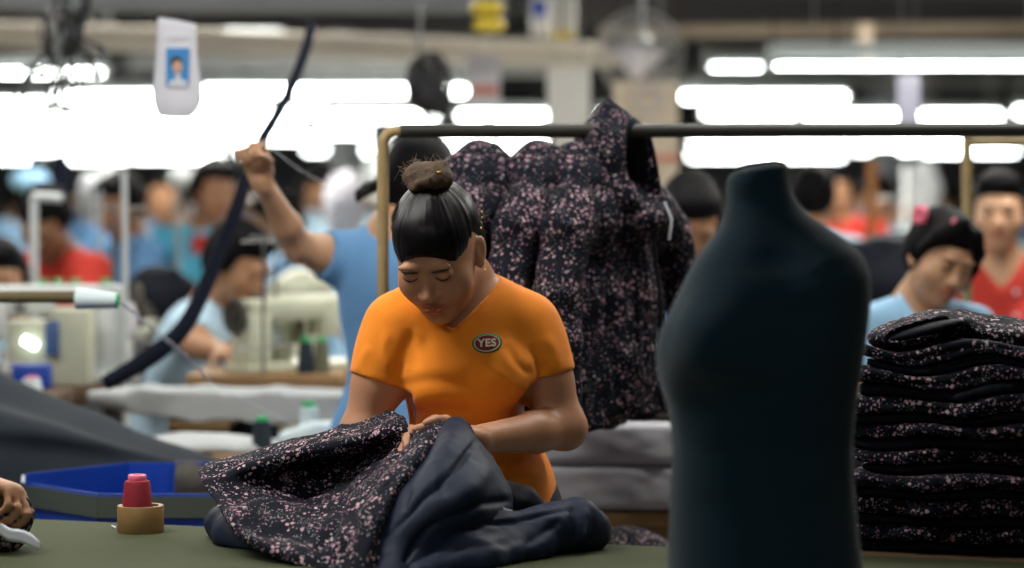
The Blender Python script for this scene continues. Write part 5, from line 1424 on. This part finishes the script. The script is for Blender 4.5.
def shell():
    M = lambda: MB()
    def S(name, c, size, mat):
        m = MB(); m.box(c, size); o = m.build(name, mat, None); tag(o, kind='structure'); return o
    mf = mat_plain('concrete_floor', (.26,.25,.23), .6, var=.3, vscale=1.5)
    mw = mat_plain('hall_wall', (.45,.46,.46), .9, var=.35, vscale=.6)
    m, nt, b = newmat('corrugated_ceiling'); N = nt.nodes; Lk = nt.links
    tc = N.new('ShaderNodeTexCoord'); wv = N.new('ShaderNodeTexWave'); wv.inputs['Scale'].default_value = 2.2; wv.inputs['Distortion'].default_value = .3
    Lk.new(tc.outputs['Object'], wv.inputs['Vector']); nz = N.new('ShaderNodeTexNoise'); nz.inputs['Scale'].default_value = .5; nz.inputs['Detail'].default_value = 5; Lk.new(tc.outputs['Object'], nz.inputs['Vector'])
    mx = N.new('ShaderNodeMix'); mx.data_type = 'RGBA'; mx.inputs[6].default_value = (.12,.115,.11,1); mx.inputs[7].default_value = (.42,.42,.40,1); Lk.new(nz.outputs['Fac'], mx.inputs[0]); Lk.new(mx.outputs[2], b.inputs['Base Color'])
    bp = N.new('ShaderNodeBump'); bp.inputs['Distance'].default_value = .05; Lk.new(wv.outputs['Fac'], bp.inputs['Height']); Lk.new(bp.outputs['Normal'], b.inputs['Normal']); b.inputs['Roughness'].default_value = .9
    S('floor', (0,20,-.05), (26,48,.1), mf)
    S('ceiling', (0,20,3.10), (26,48,.1), m)
    S('wall_back', (0,44,1.5), (26,.2,3.2), mw); S('wall_left', (-12.9,20,1.5), (.2,48,3.2), mw); S('wall_right', (12.9,20,1.5), (.2,48,3.2), mw); S('wall_front', (0,-3.9,1.5), (26,.2,3.2), mw)
    beam = mat_plain('beam_paint', (.66,.60,.50), .8, var=.25, vscale=3); dark = mat_plain('dark_beam', (.05,.05,.052), .8, var=.3, vscale=2); brn = mat_plain('rusty_beam', (.22,.17,.12), .8, var=.4, vscale=3)
    def bar(n, pa, pb, Ya, Yb, hpx, depth, mat):
        a = P(*pa, Ya); b = P(*pb, Yb); h = hpx/FPX*(Ya+Yb)/2; d = b-a; L = np.linalg.norm(d); d = d/L
        R = np.stack([d, unit(np.cross(V3(0,0,1), d)), unit(np.cross(d, np.cross(V3(0,0,1), d)))], 1)
        mm = MB(); mm.box((a+b)/2, (L, depth, h), R, .008); o = mm.build(n, mat, None); tag(o, kind='structure'); return o
    bar('trim_1', (-80,32), (620,56), 9.6, 9.8, 23, .12, beam)
    bar('trim_2', (-120,0), (505,3), 8.6, 8.6, 20, .15, mat_plain('duct_grey', (.20,.21,.22), .7, var=.3, vscale=2))
    bar('trim_9', (150,18), (505,22), 9.0, 9.0, 16, .1, dark)
    bar('trim_3', (600,30), (1150,26), 12, 12, 15, .12, brn)
    bar('trim_4', (570,6), (1150,0), 10, 10, 40, .1, mat_plain('dark_panel', (.028,.025,.025), .9, var=.4, vscale=2))  # near-black bar across the top right
    bar('trim_5', (120,62), (560,66), 13.5, 13.5, 18, .12, mat_plain('rail_grey', (.30,.30,.30), .7, var=.2))
    bar('trim_6', (-80,58), (130,60), 13, 13, 16, .1, dark)
    bar('trim_7', (860,-80), (866,70), 11, 11, 14, .1, brn)
    bar('trim_8', (620,80), (1150,84), 20, 20, 14, .1, mat_plain('rail_grey_two', (.30,.29,.27), .8, var=.2))
    for k in range(9):
        Yk = 14+3.3*k; mm = MB(); mm.box((0,Yk,2.98), (25.6,.12,.14)); tag(mm.build('trim_%d' % (10+k), dark, None), kind='structure')
    for i, (px, Y, w, mat) in enumerate(((228,22,15,'grey'),(342,19,22,'grey'),(640,26,30,'g'),(885,24,26,'g'),(40,27,20,'g'))):
        x = P(px,0,Y)[0]; ww = w/FPX*Y; mm = MB(); mm.box((x,Y,1.52), (ww,ww,3.04), bev=.01); tag(mm.build('trim_%d' % (30+i), mat_plain('pillar_paint%d' % i, (.36,.37,.38), .8, var=.2, vscale=2), None), kind='structure')

def sheet_thing(name, label, cat, quad, Y, mat, th=.004, deco=None, up=None):
    """stiff card or board hanging, seen between pixel corners (x0,y0,x1,y1)"""
    x0, y0, x1, y1 = quad; a = P(x0,y0,Y); b = P(x1,y1,Y); c = (a+b)/2
    e = empty(name, tuple(c), label, cat)
    M = MB(); M.box(c, (abs(b[0]-a[0]), th, abs(b[2]-a[2])), bev=th*.3); M.build('board', MAT[mat], e)
    for k in (.2,.8):
        M = MB(); q = a + V3((b[0]-a[0])*k,0,0); M.tube([V3(q[0],Y,a[2]-.01), V3(q[0],Y, up or 3.055)], .0015, 5); M.build('string', MAT['steel'], e)
    return e, a, b

def hangings():
    Y = 5.5
    # laminated card with a portrait, slightly tapered
    e = empty('identity_card', tuple(P(178,70,Y)), 'white hanging card with a small portrait photo on blue, upper left', 'card')
    g = patch([[P(158,17,Y), P(177,20,Y), P(196,24,Y)], [P(156,60,Y), P(177,60,Y-.006), P(198,62,Y)], [P(153,98,Y), P(177,100,Y-.01), P(202,100,Y)], [P(160,117,Y), P(177,118,Y-.006), P(190,118,Y)]], 6, 6)
    co, f, _ = sheet(g, .003); npmesh('card', co, f, MAT['paper_w'], e)
    yq = Y-.012
    M = MB(); a = P(166,48,yq); b = P(189,86,yq); M.box((a+b)/2, (b[0]-a[0], .002, a[2]-b[2])); M.build('photo', MAT['photo_blue'], e)
    M = MB(); c = P(177.5,67,yq-.003); M.lathe(c, [(.001,-.001),(.0110,0),(.0110,.002),(.001,.003)], (0,-1,0), 20); M.v = [(x,y,(z-c[2])*1.35+c[2]) for x,y,z in M.v]; M.build('portrait_face', MAT['skin_flat'], e)
    M = MB(); c = P(176.5,62,yq-.002); M.lathe(c, [(.001,-.001),(.0135,0),(.0135,.0015),(.001,.002)], (0,-1,0), 20); M.build('portrait_hair', MAT['lash'], e)
    M = MB(); c = P(178,84,yq-.003); M.box(c, (.040,.002,.018), bev=.0008); M.box(P(178,77,yq-.003), (.012,.002,.014)); M.build('portrait_shirt', MAT['label_white'], e)
    M = MB()
    for k in range(5): M.box(P(169+k*4.2, 37 + (k%2)*2, yq), (.005,.002,.007), bev=.0005)
    M.build('printed_heading', MAT['paper_w2'], e)
    M = MB(); M.tube([P(165,17,Y), V3(P(178,0,Y)[0],Y,3.055)], .001, 4); M.tube([P(190,22,Y), V3(P(178,0,Y)[0],Y,3.055)], .001, 4); M.build('string', MAT['steel'], e)
    # boards
    e, a, b = sheet_thing('notice_board', 'tall plain off-white board hanging left of the cream one', 'board', (547,66,590,178), 8.6, 'paper', .02)
    e, a, b = sheet_thing('notice_board', 'cream board with faint round mark and red stripe above the hooded jacket', 'board', (613,82,678,214), 8.8, 'paper_cream', .02)
    M = MB(); M.box(P(646,158,8.78), (.235,.006,.022)); o = M.build('red_stripe', MAT['stripe'], e)
    M = MB(); M.tube([P(648,100,8.78) + .045*V3(math.cos(t),0,math.sin(t)) for t in np.linspace(0,6.28,25)[:-1]], .006, 6, closed=True); M.build('round_mark', MAT['paper_w2'], e)
    e, a, b = sheet_thing('paper_notice', 'small white and pink sheet of paper hanging under the long beam', 'paper', (468,55,500,104), 9.2, 'paper_w2', .004)
    M = MB(); M.box(P(484,90,9.19), (.10,.004,.035)); M.build('pink_band', MAT['stripe'], e)
    e, a, b = sheet_thing('wrapped_packet', 'white and yellow packet standing on the long beam', 'packet', (549,-6,576,40), 9.5, 'paper', .06)
    M = MB(); M.box(P(562,35,9.46), (.095,.01,.03)); M.build('yellow_band', MAT['yellow'], e)
    e, a, b = sheet_thing('wrapped_packet', 'blue and white packet on the long beam, left of the yellow one', 'packet', (531,-6,547,38), 9.6, 'paper', .06)
    M = MB(); M.box(P(539,8,9.56), (.058,.01,.07)); M.build('blue_band', MAT['blue_plastic'], e)
    e, a, b = sheet_thing('plastic_bag', 'thin whitish plastic sheet hanging below the broad light at right', 'bag', (897,74,920,124), 8.0, 'bag', .006)
    # yellow reels
    for k, (py, lab) in enumerate(((8,'shiny yellow reel hanging at top centre, the upper of two'), (25,'shiny yellow reel hanging at top centre, the lower of two'))):
        c = P(487+2*k,py,8.2); e = empty('yellow_reel', tuple(c), lab, 'reel'); M = MB(); M.lathe(c - V3(0,0,.026), [(.014,0),(.046,.004),(.056,.02),(.056,.032),(.046,.048),(.014,.052)], n=20); M.build('reel', MAT['yellow'], e)
        M = MB(); M.tube([c + V3(0,0,-.035), V3(c[0],c[1],3.055)], .005, 6); M.build('hanging_pin', MAT['steel'], e)
    # dark oval fan seen nearly edge on
    c = P(427,84,7.6); ax = unit(V3(.93,-.50,.02)); s_ = .098
    e = empty('hanging_fan', tuple(c), 'small dark round fan hanging nearly edge on above the woman in orange', 'fan')
    M = MB(); x = V3(0,0,1); y = unit(np.cross(ax, x))
    for rr, o_ in ((1,.0),(1,.03),(.8,.045),(.55,.055),(.3,.06),(.8,-.02),(.5,-.03)):
        M.tube([c + ax*o_ + s_*rr*(x*math.cos(t) + y*math.sin(t)) for t in np.linspace(0,6.28,33)[:-1]], .0035, 5, closed=True)
    for k in range(36):
        t = k*2*math.pi/36; d = x*math.cos(t) + y*math.sin(t); M.tube([c + ax*.06 + d*s_*.3, c + ax*.045 + d*s_*.8, c + ax*.02 + d*s_, c - ax*.02 + d*s_*.8, c - ax*.035 + d*s_*.3], .0022, 4)
    M.build('guard', MAT['blacky'], e)
    M = MB(); M.lathe(c - ax*.03, [(.06,0),(.090,.006),(.094,.02),(.094,.045),(.090,.045),(.088,.02),(.05,.012)], ax, 32); M.build('shroud', MAT['blacky'], e)
    M = MB(); M.lathe(c - ax*.06, [(.02,0),(.042,.01),(.042,.07),(.02,.09)], ax, 20); M.build('motor', MAT['darkgrey'], e)
    for k in range(4):
        t = k*math.pi/2+.4; d = x*math.cos(t) + y*math.sin(t); p = np.cross(ax, d); g = patch([[c+ax*.02+d*.02-p*.012, c+ax*.028+d*.02+p*.012], [c+ax*.012+d*.05-p*.03, c+ax*.03+d*.055+p*.03], [c+ax*.014+d*.086-p*.02, c+ax*.024+d*.086+p*.026]], 4, 4)
        co, f, _ = sheet(g, .002); npmesh('blade', co, f, MAT['darkgrey'], e)
    M = MB(); M.tube([c - ax*.03, V3(c[0],c[1],3.055)], .006, 8); M.tube([c - V3(0,0,s_), c - V3(0,0,s_+.022)], [.014,.002], 8); M.build('hanging_stem', MAT['steel'], e)
    # big pale wire guard fan with cloth wedge
    c = P(640,52,9.2); ax = unit(V3(-.15,-.95,-.35)); s_ = .165; x = unit(np.cross(V3(0,0,1), ax)); y = np.cross(ax, x)
    e = empty('wall_fan', tuple(c), 'large pale wire guarded fan under the roof at top centre', 'fan')
    M = MB()
    for rr, o_ in ((1,0),(1,.03),(.85,.05),(.6,.065),(.35,.07),(.15,.072)):
        M.tube([c + ax*o_ + s_*rr*(x*math.cos(t) + y*math.sin(t)) for t in np.linspace(0,6.28,41)[:-1]], .0032, 5, closed=True)
    for k in range(30):
        t = k*2*math.pi/30; d = x*math.cos(t) + y*math.sin(t); M.tube([c + ax*.072 + d*s_*.12, c + ax*.05 + d*s_*.85, c + d*s_], .0022, 4)
    M.build('guard', MAT['pale_wire'], e)
    M = MB(); M.lathe(c - ax*.08, [(.03,0),(.055,.01),(.055,.08),(.03,.10)], ax, 20); M.build('motor', MAT['paint_grey'], e)
    for k in range(3):
        t = k*2.094+.4; d = x*math.cos(t) + y*math.sin(t); p = np.cross(ax, d); g = patch([[c+ax*.02+d*.03-p*.02, c+ax*.03+d*.03+p*.02], [c+ax*.01+d*.09-p*.05, c+ax*.04+d*.10+p*.05], [c+ax*.015+d*.15-p*.03, c+ax*.03+d*.145+p*.045]], 4, 4)
        co, f, _ = sheet(g, .003); npmesh('blade', co, f, MAT['pale_wire'], e)
    M = MB(); M.tube([c - ax*.05, V3(c[0]+.02, c[1]+.25, c[2]+.1), V3(c[0]+.02, c[1]+.3, 3.05)], .012, 8); M.build('bracket', MAT['steel'], e)
    g = patch([[P(610,50,9.0), P(636,46,8.98), P(668,54,9.0)], [P(622,64,9.0), P(637,62,8.97), P(652,65,9.0)], [P(634,77,9.0), P(636,78,8.99), P(640,77,9.0)]], 5, 5); co, f, _ = sheet(g, .006)
    c2 = empty('white_rag', tuple(P(636,62,9.0)), 'white triangular rag hanging in front of the wire guarded fan', 'cloth'); npmesh('cloth', crumple(co, f, .004, 20, 3), f, MAT['paper_w2'], c2)
    M = MB(); q = P(640,48,9.0); M.tube([q, V3(q[0],q[1],3.055)], .003, 5); M.build('string', MAT['steel'], c2)

def cables():
    rnd = random.Random(9)
    e = empty('cable_bundle', tuple(P(72,30,6.6)), 'tangled bundle of dark cables dangling at top left', 'cables')
    for k in range(20):
        x = 60 + rnd.uniform(-14,24); y1 = rnd.uniform(60,125); x1 = x + rnd.uniform(-50,30); pts = [V3(P(80,0,6.6)[0]+rnd.uniform(-.05,.05),6.6,3.055), P(x+8,-30,6.6+rnd.uniform(-.1,.1)), P(x+rnd.uniform(-4,8),10,6.6), P(x+rnd.uniform(-14,10),35,6.55), P((x+x1)/2+rnd.uniform(-8,8),(35+y1)/2,6.6), P(x1,y1,6.65), P(x1+rnd.uniform(-12,12),y1+rnd.uniform(-22,8),6.65)]
        M = MB(); M.tube(catmull(pts, 5), .004 + .003*rnd.random(), 6)
        M.build('cable', MAT['cable'] if k % 4 else MAT['paint_grey'], e)
    M = MB(); M.tube(catmull([P(80,-10,6.6), P(84,12,6.56), P(72,26,6.6), P(60,20,6.6), P(66,44,6.6), P(74,56,6.6)], 6), .018, 8); M.tube(catmull([P(50,10,6.6), P(64,24,6.55), P(84,20,6.6)], 6), .014, 8); M.build('tape_wrap', MAT['cable'], e)
    # dark strap running from beam down to the lower left
    pts = [(312,24),(306,48),(296,75),(284,102),(262,140),(248,172),(236,210),(218,255),(199,300),(178,334),(142,362),(104,384)]
    wd = [5,6,6,6,7,9,10,11,12,14,15,11]
    Ys = np.linspace(6.3, 5.75, len(pts)); rows = []
    for i, ((x, y), w) in enumerate(zip(pts, wd)):
        a = pts[max(0,i-1)]; b = pts[min(len(pts)-1,i+1)]; t = unit(V3(b[0]-a[0], b[1]-a[1], 0)); n = V3(-t[1], t[0], 0)*w/2
        rows.append([P(x+n[0], y+n[1], Ys[i]-.004), P(x, y, Ys[i]-.012), P(x-n[0], y-n[1], Ys[i]+.004)])
    g = patch(rows, 4, 6); co, f, _ = sheet(g, .007)
    c = empty('hanging_strap', tuple(P(104,382,5.75)), 'long dark blue strap hanging diagonally across the hall on the left', 'strap'); npmesh('strap', crumple(co, f, .001, 12, 4), f, MAT['strap'], c)
    # hooked wire by the bright band
    M = MB(); M.tube(catmull([P(200,116,6.0), P(208,122,6.0), P(214,132,6.0), P(205,118,6.0)], 5), .002, 5)
    # slender hanging wire over the broad light at right
    for px, lab in ((771,'thin dark wire holding the left end of the broad light at top right'), (833,'thin dark wire above the broad light, right of the first wire')):
        M = MB(); M.tube(catmull([P(px,46,8.9), P(px+3,20,8.9), V3(P(px+2,0,8.9)[0],8.9,3.055)], 4), .004, 5); tag(M.build('hanging_wire', MAT['strap'], None), lab, 'wire')

def left_side():
    # wrapped bar with a thread cone pushed on its end
    a = P(-70,297,5.0); b = P(78,297,5.0)
    e = empty('wrapped_bar', tuple((a+b)/2), 'olive thread wrapped horizontal bar entering from the left edge', 'bar')
    M = MB(); n = 60; M.tube([a + (b-a)*i/n for i in range(n+1)], [.0118 + .0012*(i%2) for i in range(n+1)], 14); M.build('bar', MAT['thread_bar'], e)
    M = MB(); M.tube([V3(a[0],5.0,a[2]), V3(a[0],5.0,0)], .014, 10); M.build('post', MAT['steel'], e)
    c = P(76,298.5,5.0); ax = unit(V3(1,0,-.05))
    e = empty('thread_cone', tuple(c), 'pale blue thread cone with green rim lying sideways on the wrapped bar end', 'thread cone')
    M = MB(); M.lathe(c, [(.0215,0),(.0225,.003),(.0165,.082),(.0155,.084)], ax, 24); M.build('wound_thread', MAT['thread_white'], e)
    M = MB(); M.lathe(c + ax*.083, [(.0157,0),(.0157,.005),(.011,.006),(.010,.0)], ax, 20); M.build('spool_rim', MAT['green_plastic'], e)
    M = MB(); M.tube(catmull([P(119,301,5.0), P(150,328,5.1), P(185,357,5.2), P(212,383,5.35)], 6), .0017, 5); M.tube(catmull([P(119,300,5.0), P(152,326,5.1), P(187,356,5.2), P(214,385,5.35)], 6), .0014, 5)
    M.tube([P(212,383,5.35), P(300,428,5.4)], .0008, 4)
    M2 = M; o = M2.build('loose_thread', MAT['label_white'], None); off = c; o.data.transform(Matrix.Translation(Vector(-off))); o.parent = e
    M = MB(); M.tube(catmull([P(262,140,5.33), P(300,170,5.4), P(340,190,5.5), P(360,196,5.55)], 5), .0010, 4); tag(M.build('pulled_thread', MAT['label_white'], None), 'fine pale thread running from the raised hand toward the rack', 'thread')
    # machines at the left
    zt = HC-(384-HY)/FPX*6.3
    sew_table('sewing table at the left edge carrying the cream overlock machines', -1.75, -1.08, 6.15, 6.75, zt, 'darkwood')
    machine('cream sewing machine with lit lamp at the left, behind the wrapped bar', (P(52,0,6.4)[0], 6.40, zt), 20, 'white_paint', 2, .92, lamp=False)
    machine('white sewing machine cut by the left edge, below the wrapped bar', (P(-14,0,6.0)[0]-.12, 6.02+.28, zt+.001), 10, 'white_paint', 1, .9) if False else None
    c = P(48,345,6.3)
    e = empty('control_box', (c[0], 6.42, zt), 'cream machine control box with shining lamp below the wrapped bar', 'machine')
    M = MB(); M.box((P(30,0,6.2)[0], 6.24, zt+.085), (.12,.10,.17), bev=.012); M.box((P(70,0,6.2)[0], 6.25, zt+.10), (.10,.10,.20), bev=.012); M.build('casing', MAT['cream_paint'], e)
    M = MB(); M.box(P(52,338,6.18), (.035,.01,.09), bev=.002); M.build('blue_plate', MAT['photo_dim'], e)
    M = MB(); q = P(30,343,6.17); M.box(q, (.042,.012,.022), Ry(R_(28)), .004); M.build('lamp', MAT['led'], e)
    # tiny spools in front
    cc = P(30,392,5.9); cz = cc[2]
    t = sew_table('small dark trolley with spools behind the slate fabric', P(-60,0,5.95)[0], P(66,0,5.95)[0], 5.80, 6.08, cz, 'darkwood')
    cone_at((cc[0], 5.92, cz), MAT['thread_white'], MAT['pink'], 'short white thread cone with bright pink top at left', .026, .034)
    M = MB(); M.box((P(22,0,6.0)[0], 6.03, cz+.03), (.13,.06,.06), bev=.004); e = empty('blue_crate', (P(22,0,6.0)[0], 6.03, cz), 'small blue crate behind the pink topped cone', 'crate'); M.build('crate_body', MAT['blue_plastic'], e)
    c = P(4,372,5.9); e = empty('oil_bottle', (c[0], 5.9, cz), 'clear shiny bottle at the left edge above the slate fabric', 'bottle'); M = MB(); M.lathe(V3(c[0],5.9,cz), [(.018,0),(.02,.006),(.02,.06),(.008,.075),(.007,.095),(.004,.1)], n=18); M.build('bottle', MAT['steel'], e)
    # cream machines in the middle left, on a wooden table
    z2 = HC-(374-HY)/FPX*6.2
    sew_table('wooden sewing table with worn brown edge under the cream machines', P(186,0,6.2)[0], P(342,0,6.2)[0], 6.19, 6.62, z2, 'wood')
    machine('cream sewing machine showing its dark handwheel, nearest the bent worker', (P(287,0,6.36)[0], 6.36, z2), 222, 'cream_paint', 0, .68)
    machine('cream sewing machine with green topped cones, right of the handwheel one', (P(318,0,6.50)[0], 6.52, z2), 200, 'cream_paint', 2, .70)
    for px, col, lab in ((306,'thread_dark','dark thread cone on the wooden sewing table in front of the cream machines'), (322,'thread_olive','olive thread cone on the wooden sewing table beside the dark one')):
        cone_at((P(px,0,6.25)[0], 6.24, z2), MAT[col], MAT['green_plastic'], lab, .022, .085)
    # thread stands by the red polo worker
    zt2 = HC-(292-HY)/FPX*7.3
    sew_table('sewing table in front of the red polo worker', P(-60,0,7.3)[0], P(150,0,7.3)[0], 7.1, 7.5, zt2-.09, 'cream_paint')
    for px, c, lab in ((42,'thread_olive','olive thread cone standing left in the row before the red polo'), (58,'thread_olive','olive thread cone with green top in the middle of the row before the red polo'), (76,'taupe','larger dark thread cone at the right of the row before the red polo'), (106,'thread_dark','dark thread cone with green top right of the red polo')):
        cone_at((P(px,0,7.25)[0], 7.25, zt2-.09), MAT[c], MAT['green_plastic'], lab, .024, .12)
    # posts
    def post(lab, px, y0, Y, r, mat, top=None, arm=None, px2=None):
        e = empty('thread_post', (P(px,0,Y)[0], Y, 0), lab, 'post'); M = MB(); zt = HC-(y0-HY)/FPX*Y
        M.tube([V3(P(px,0,Y)[0],Y,0), V3(P(px2 or px,0,Y)[0],Y,zt)], r, 8); M.lathe(V3(P(px,0,Y)[0],Y,0), [(.08,0),(.08,.01),(.02,.02)], n=16); M.build('post', MAT[mat], e)
        if arm:
            M = MB(); M.tube([P(px-1,y0,Y), P(arm,y0+2,Y)], r*1.1, 8); M.build('arm', MAT[mat], e)
    post('white L shaped post with short arm in front of the red polo', 34, 196, 7.0, .012, 'white_paint', arm=62)
    post('thin tall whitish post right of the red polo', 129, 170, 6.4, .008, 'white_paint', px2=124)
    post('thin grey post left of the tall whitish one', 100, 190, 8, .008, 'paint_grey')
    post('thin pale post beside the walking worker in blue', 178, 175, 9, .010, 'paint_grey')
    post('slender pale post left of the dark strap', 192, 185, 9.5, .009, 'white_paint')
    post('orange brown post right of the dress form', 868, 160, 9.5, .018, 'orange_wood', px2=872)
    post('thin pale post beyond the dress form', 905, 165, 11, .012, 'white_paint')
    post('thin pale post under the bright band near the centre left', 352, 170, 12, .03, 'paint_grey')
    blob('plastic_bag', 'white plastic bag hanging by the tall whitish post at lower left', 'bag', P(130,322,6.42), (.022,.02,.055), MAT['paper_w2'], 4)
    # pale bundles hanging in the distance
    for px, py, Y, rx, rz, m, lab in ((90,196,10,.05,.10,'white_cloth','pale hanging garment, left of the bowed blue worker'), (108,185,10.4,.05,.11,'white_cloth','pale hanging garment nearest the thin tall post'), (30,180,11,.09,.05,'lblue','light blue bundle above the red polo worker'), (60,175,12,.06,.12,'strap','dark blue hanging cloth above the L shaped post'),
            (183,176,11,.07,.05,'white_cloth','white round lamp shade like bundle above the walking worker'), (385,175,11,.10,.15,'white_cloth','pale bundle just left of the rack upright'), (345,205,10,.09,.14,'grey_cloth','greyish white bundle below the bright band near the rack'), (660,180,9.6,.07,.06,'pinkish','pinkish bundle beside the hooded jacket'),
            (845,225,13,.14,.10,'lblue','pale blue bundle right of dress form shoulder'), (925,190,12,.08,.16,'white_cloth','white bundle above the pink clipped head'), (300,290,7.9,.10,.06,'cream_paint','cream bundle behind the sewing machines'), (900,285,7.6,.24,.16,'navy_dark','dark navy bundle between dress form and the girl'),
            (160,300,7.7,.12,.10,'navy_dark','dark navy heap behind the bent worker'), (128,330,7.6,.10,.10,'taupe','dark heap under the thread posts at left'), (152,262,10.0,.06,.12,'white_cloth','greyish white bundle under the walking blue worker')):
        e = blob('cloth_bundle', lab, 'cloth', P(px,py,Y), (rx, rx*.8, rz), MAT[m], int(px), floor=(py > 215))
        if py <= 215:
            c = P(px,py,Y); M = MB(); M.tube([c + V3(0,0,rz*.8), V3(c[0],c[1],3.055)], .004, 5); M.build('hanging_cord', MAT['steel'], e)
    # many distant machines and tables, row by row
    rnd = random.Random(21); proto = None
    for Y in (10.5, 13, 16, 19.5, 24):
        hw = 640/FPX*Y; x = -hw
        n = 0
        while x < hw:
            pxx = CX + x/Y*FPX
            if not (400 < pxx < 640):
                if proto is None:
                    proto = machine('small far sewing machine in a background row', (0,0,.95), 180, 'cream_paint', 2); prx = (0,0,.95); o = proto
                else: o = copy_tree(proto)
                o.location = (x, Y, .95); o.rotation_euler.z = rnd.choice((0, 3.14)) + rnd.uniform(-.2,.2)
                o['label'] = 'small blurred cream sewing machine far back in the hall, %s' % ('left half' if x < 0 else 'right half'); o['group'] = 'far sewing machines, ' + ('left half' if x < 0 else 'right half')
                n += 1
            x += 1.4 + rnd.random()*.3
        t = sew_table('long far sewing table across the hall, %s' % {10.5:'nearest of the far rows',13:'second of the far rows',16:'third of the far rows',19.5:'fourth of the far rows',24:'last row before the back'}[Y], -hw-.4, hw+.4, Y-.3, Y+.3, .95, 'cream_paint')
bin_and_cloths(); rack(); jackets(); workers(); lights(); shell(); hangings(); cables(); left_side()
# ------------------------------------------------------------------ camera, light, output look
def setup():
    sc = bpy.context.scene
    cd = bpy.data.cameras.new('camera'); cam = bpy.data.objects.new('camera', cd); COL.objects.link(cam)
    cam.location = (0, 0, HC); cam.rotation_euler = (math.pi/2, 0, 0)
    cd.sensor_width = 36; cd.lens = FPX/1024*36; cd.shift_y = -(284-HY)/1024
    cd.clip_start = .1; cd.clip_end = 200
    cd.dof.use_dof = True; cd.dof.focus_distance = 4.20; cd.dof.aperture_fstop = 1.75
    sc.camera = cam
    w = bpy.data.worlds.new('world'); sc.world = w; w.use_nodes = True
    bg = w.node_tree.nodes['Background']; bg.inputs[0].default_value = (.75,.85,1,1); bg.inputs[1].default_value = .10
    sc.view_settings.view_transform = 'Standard'; sc.view_settings.look = 'None'
    sc.view_settings.gamma = 1; sc.view_settings.use_curve_mapping = False; sc.view_settings.exposure = 0
    sc.cycles.max_bounces = 6; sc.cycles.use_light_tree = True; sc.cycles.sample_clamp_indirect = 6
    sc.cycles.use_denoising = True
setup()
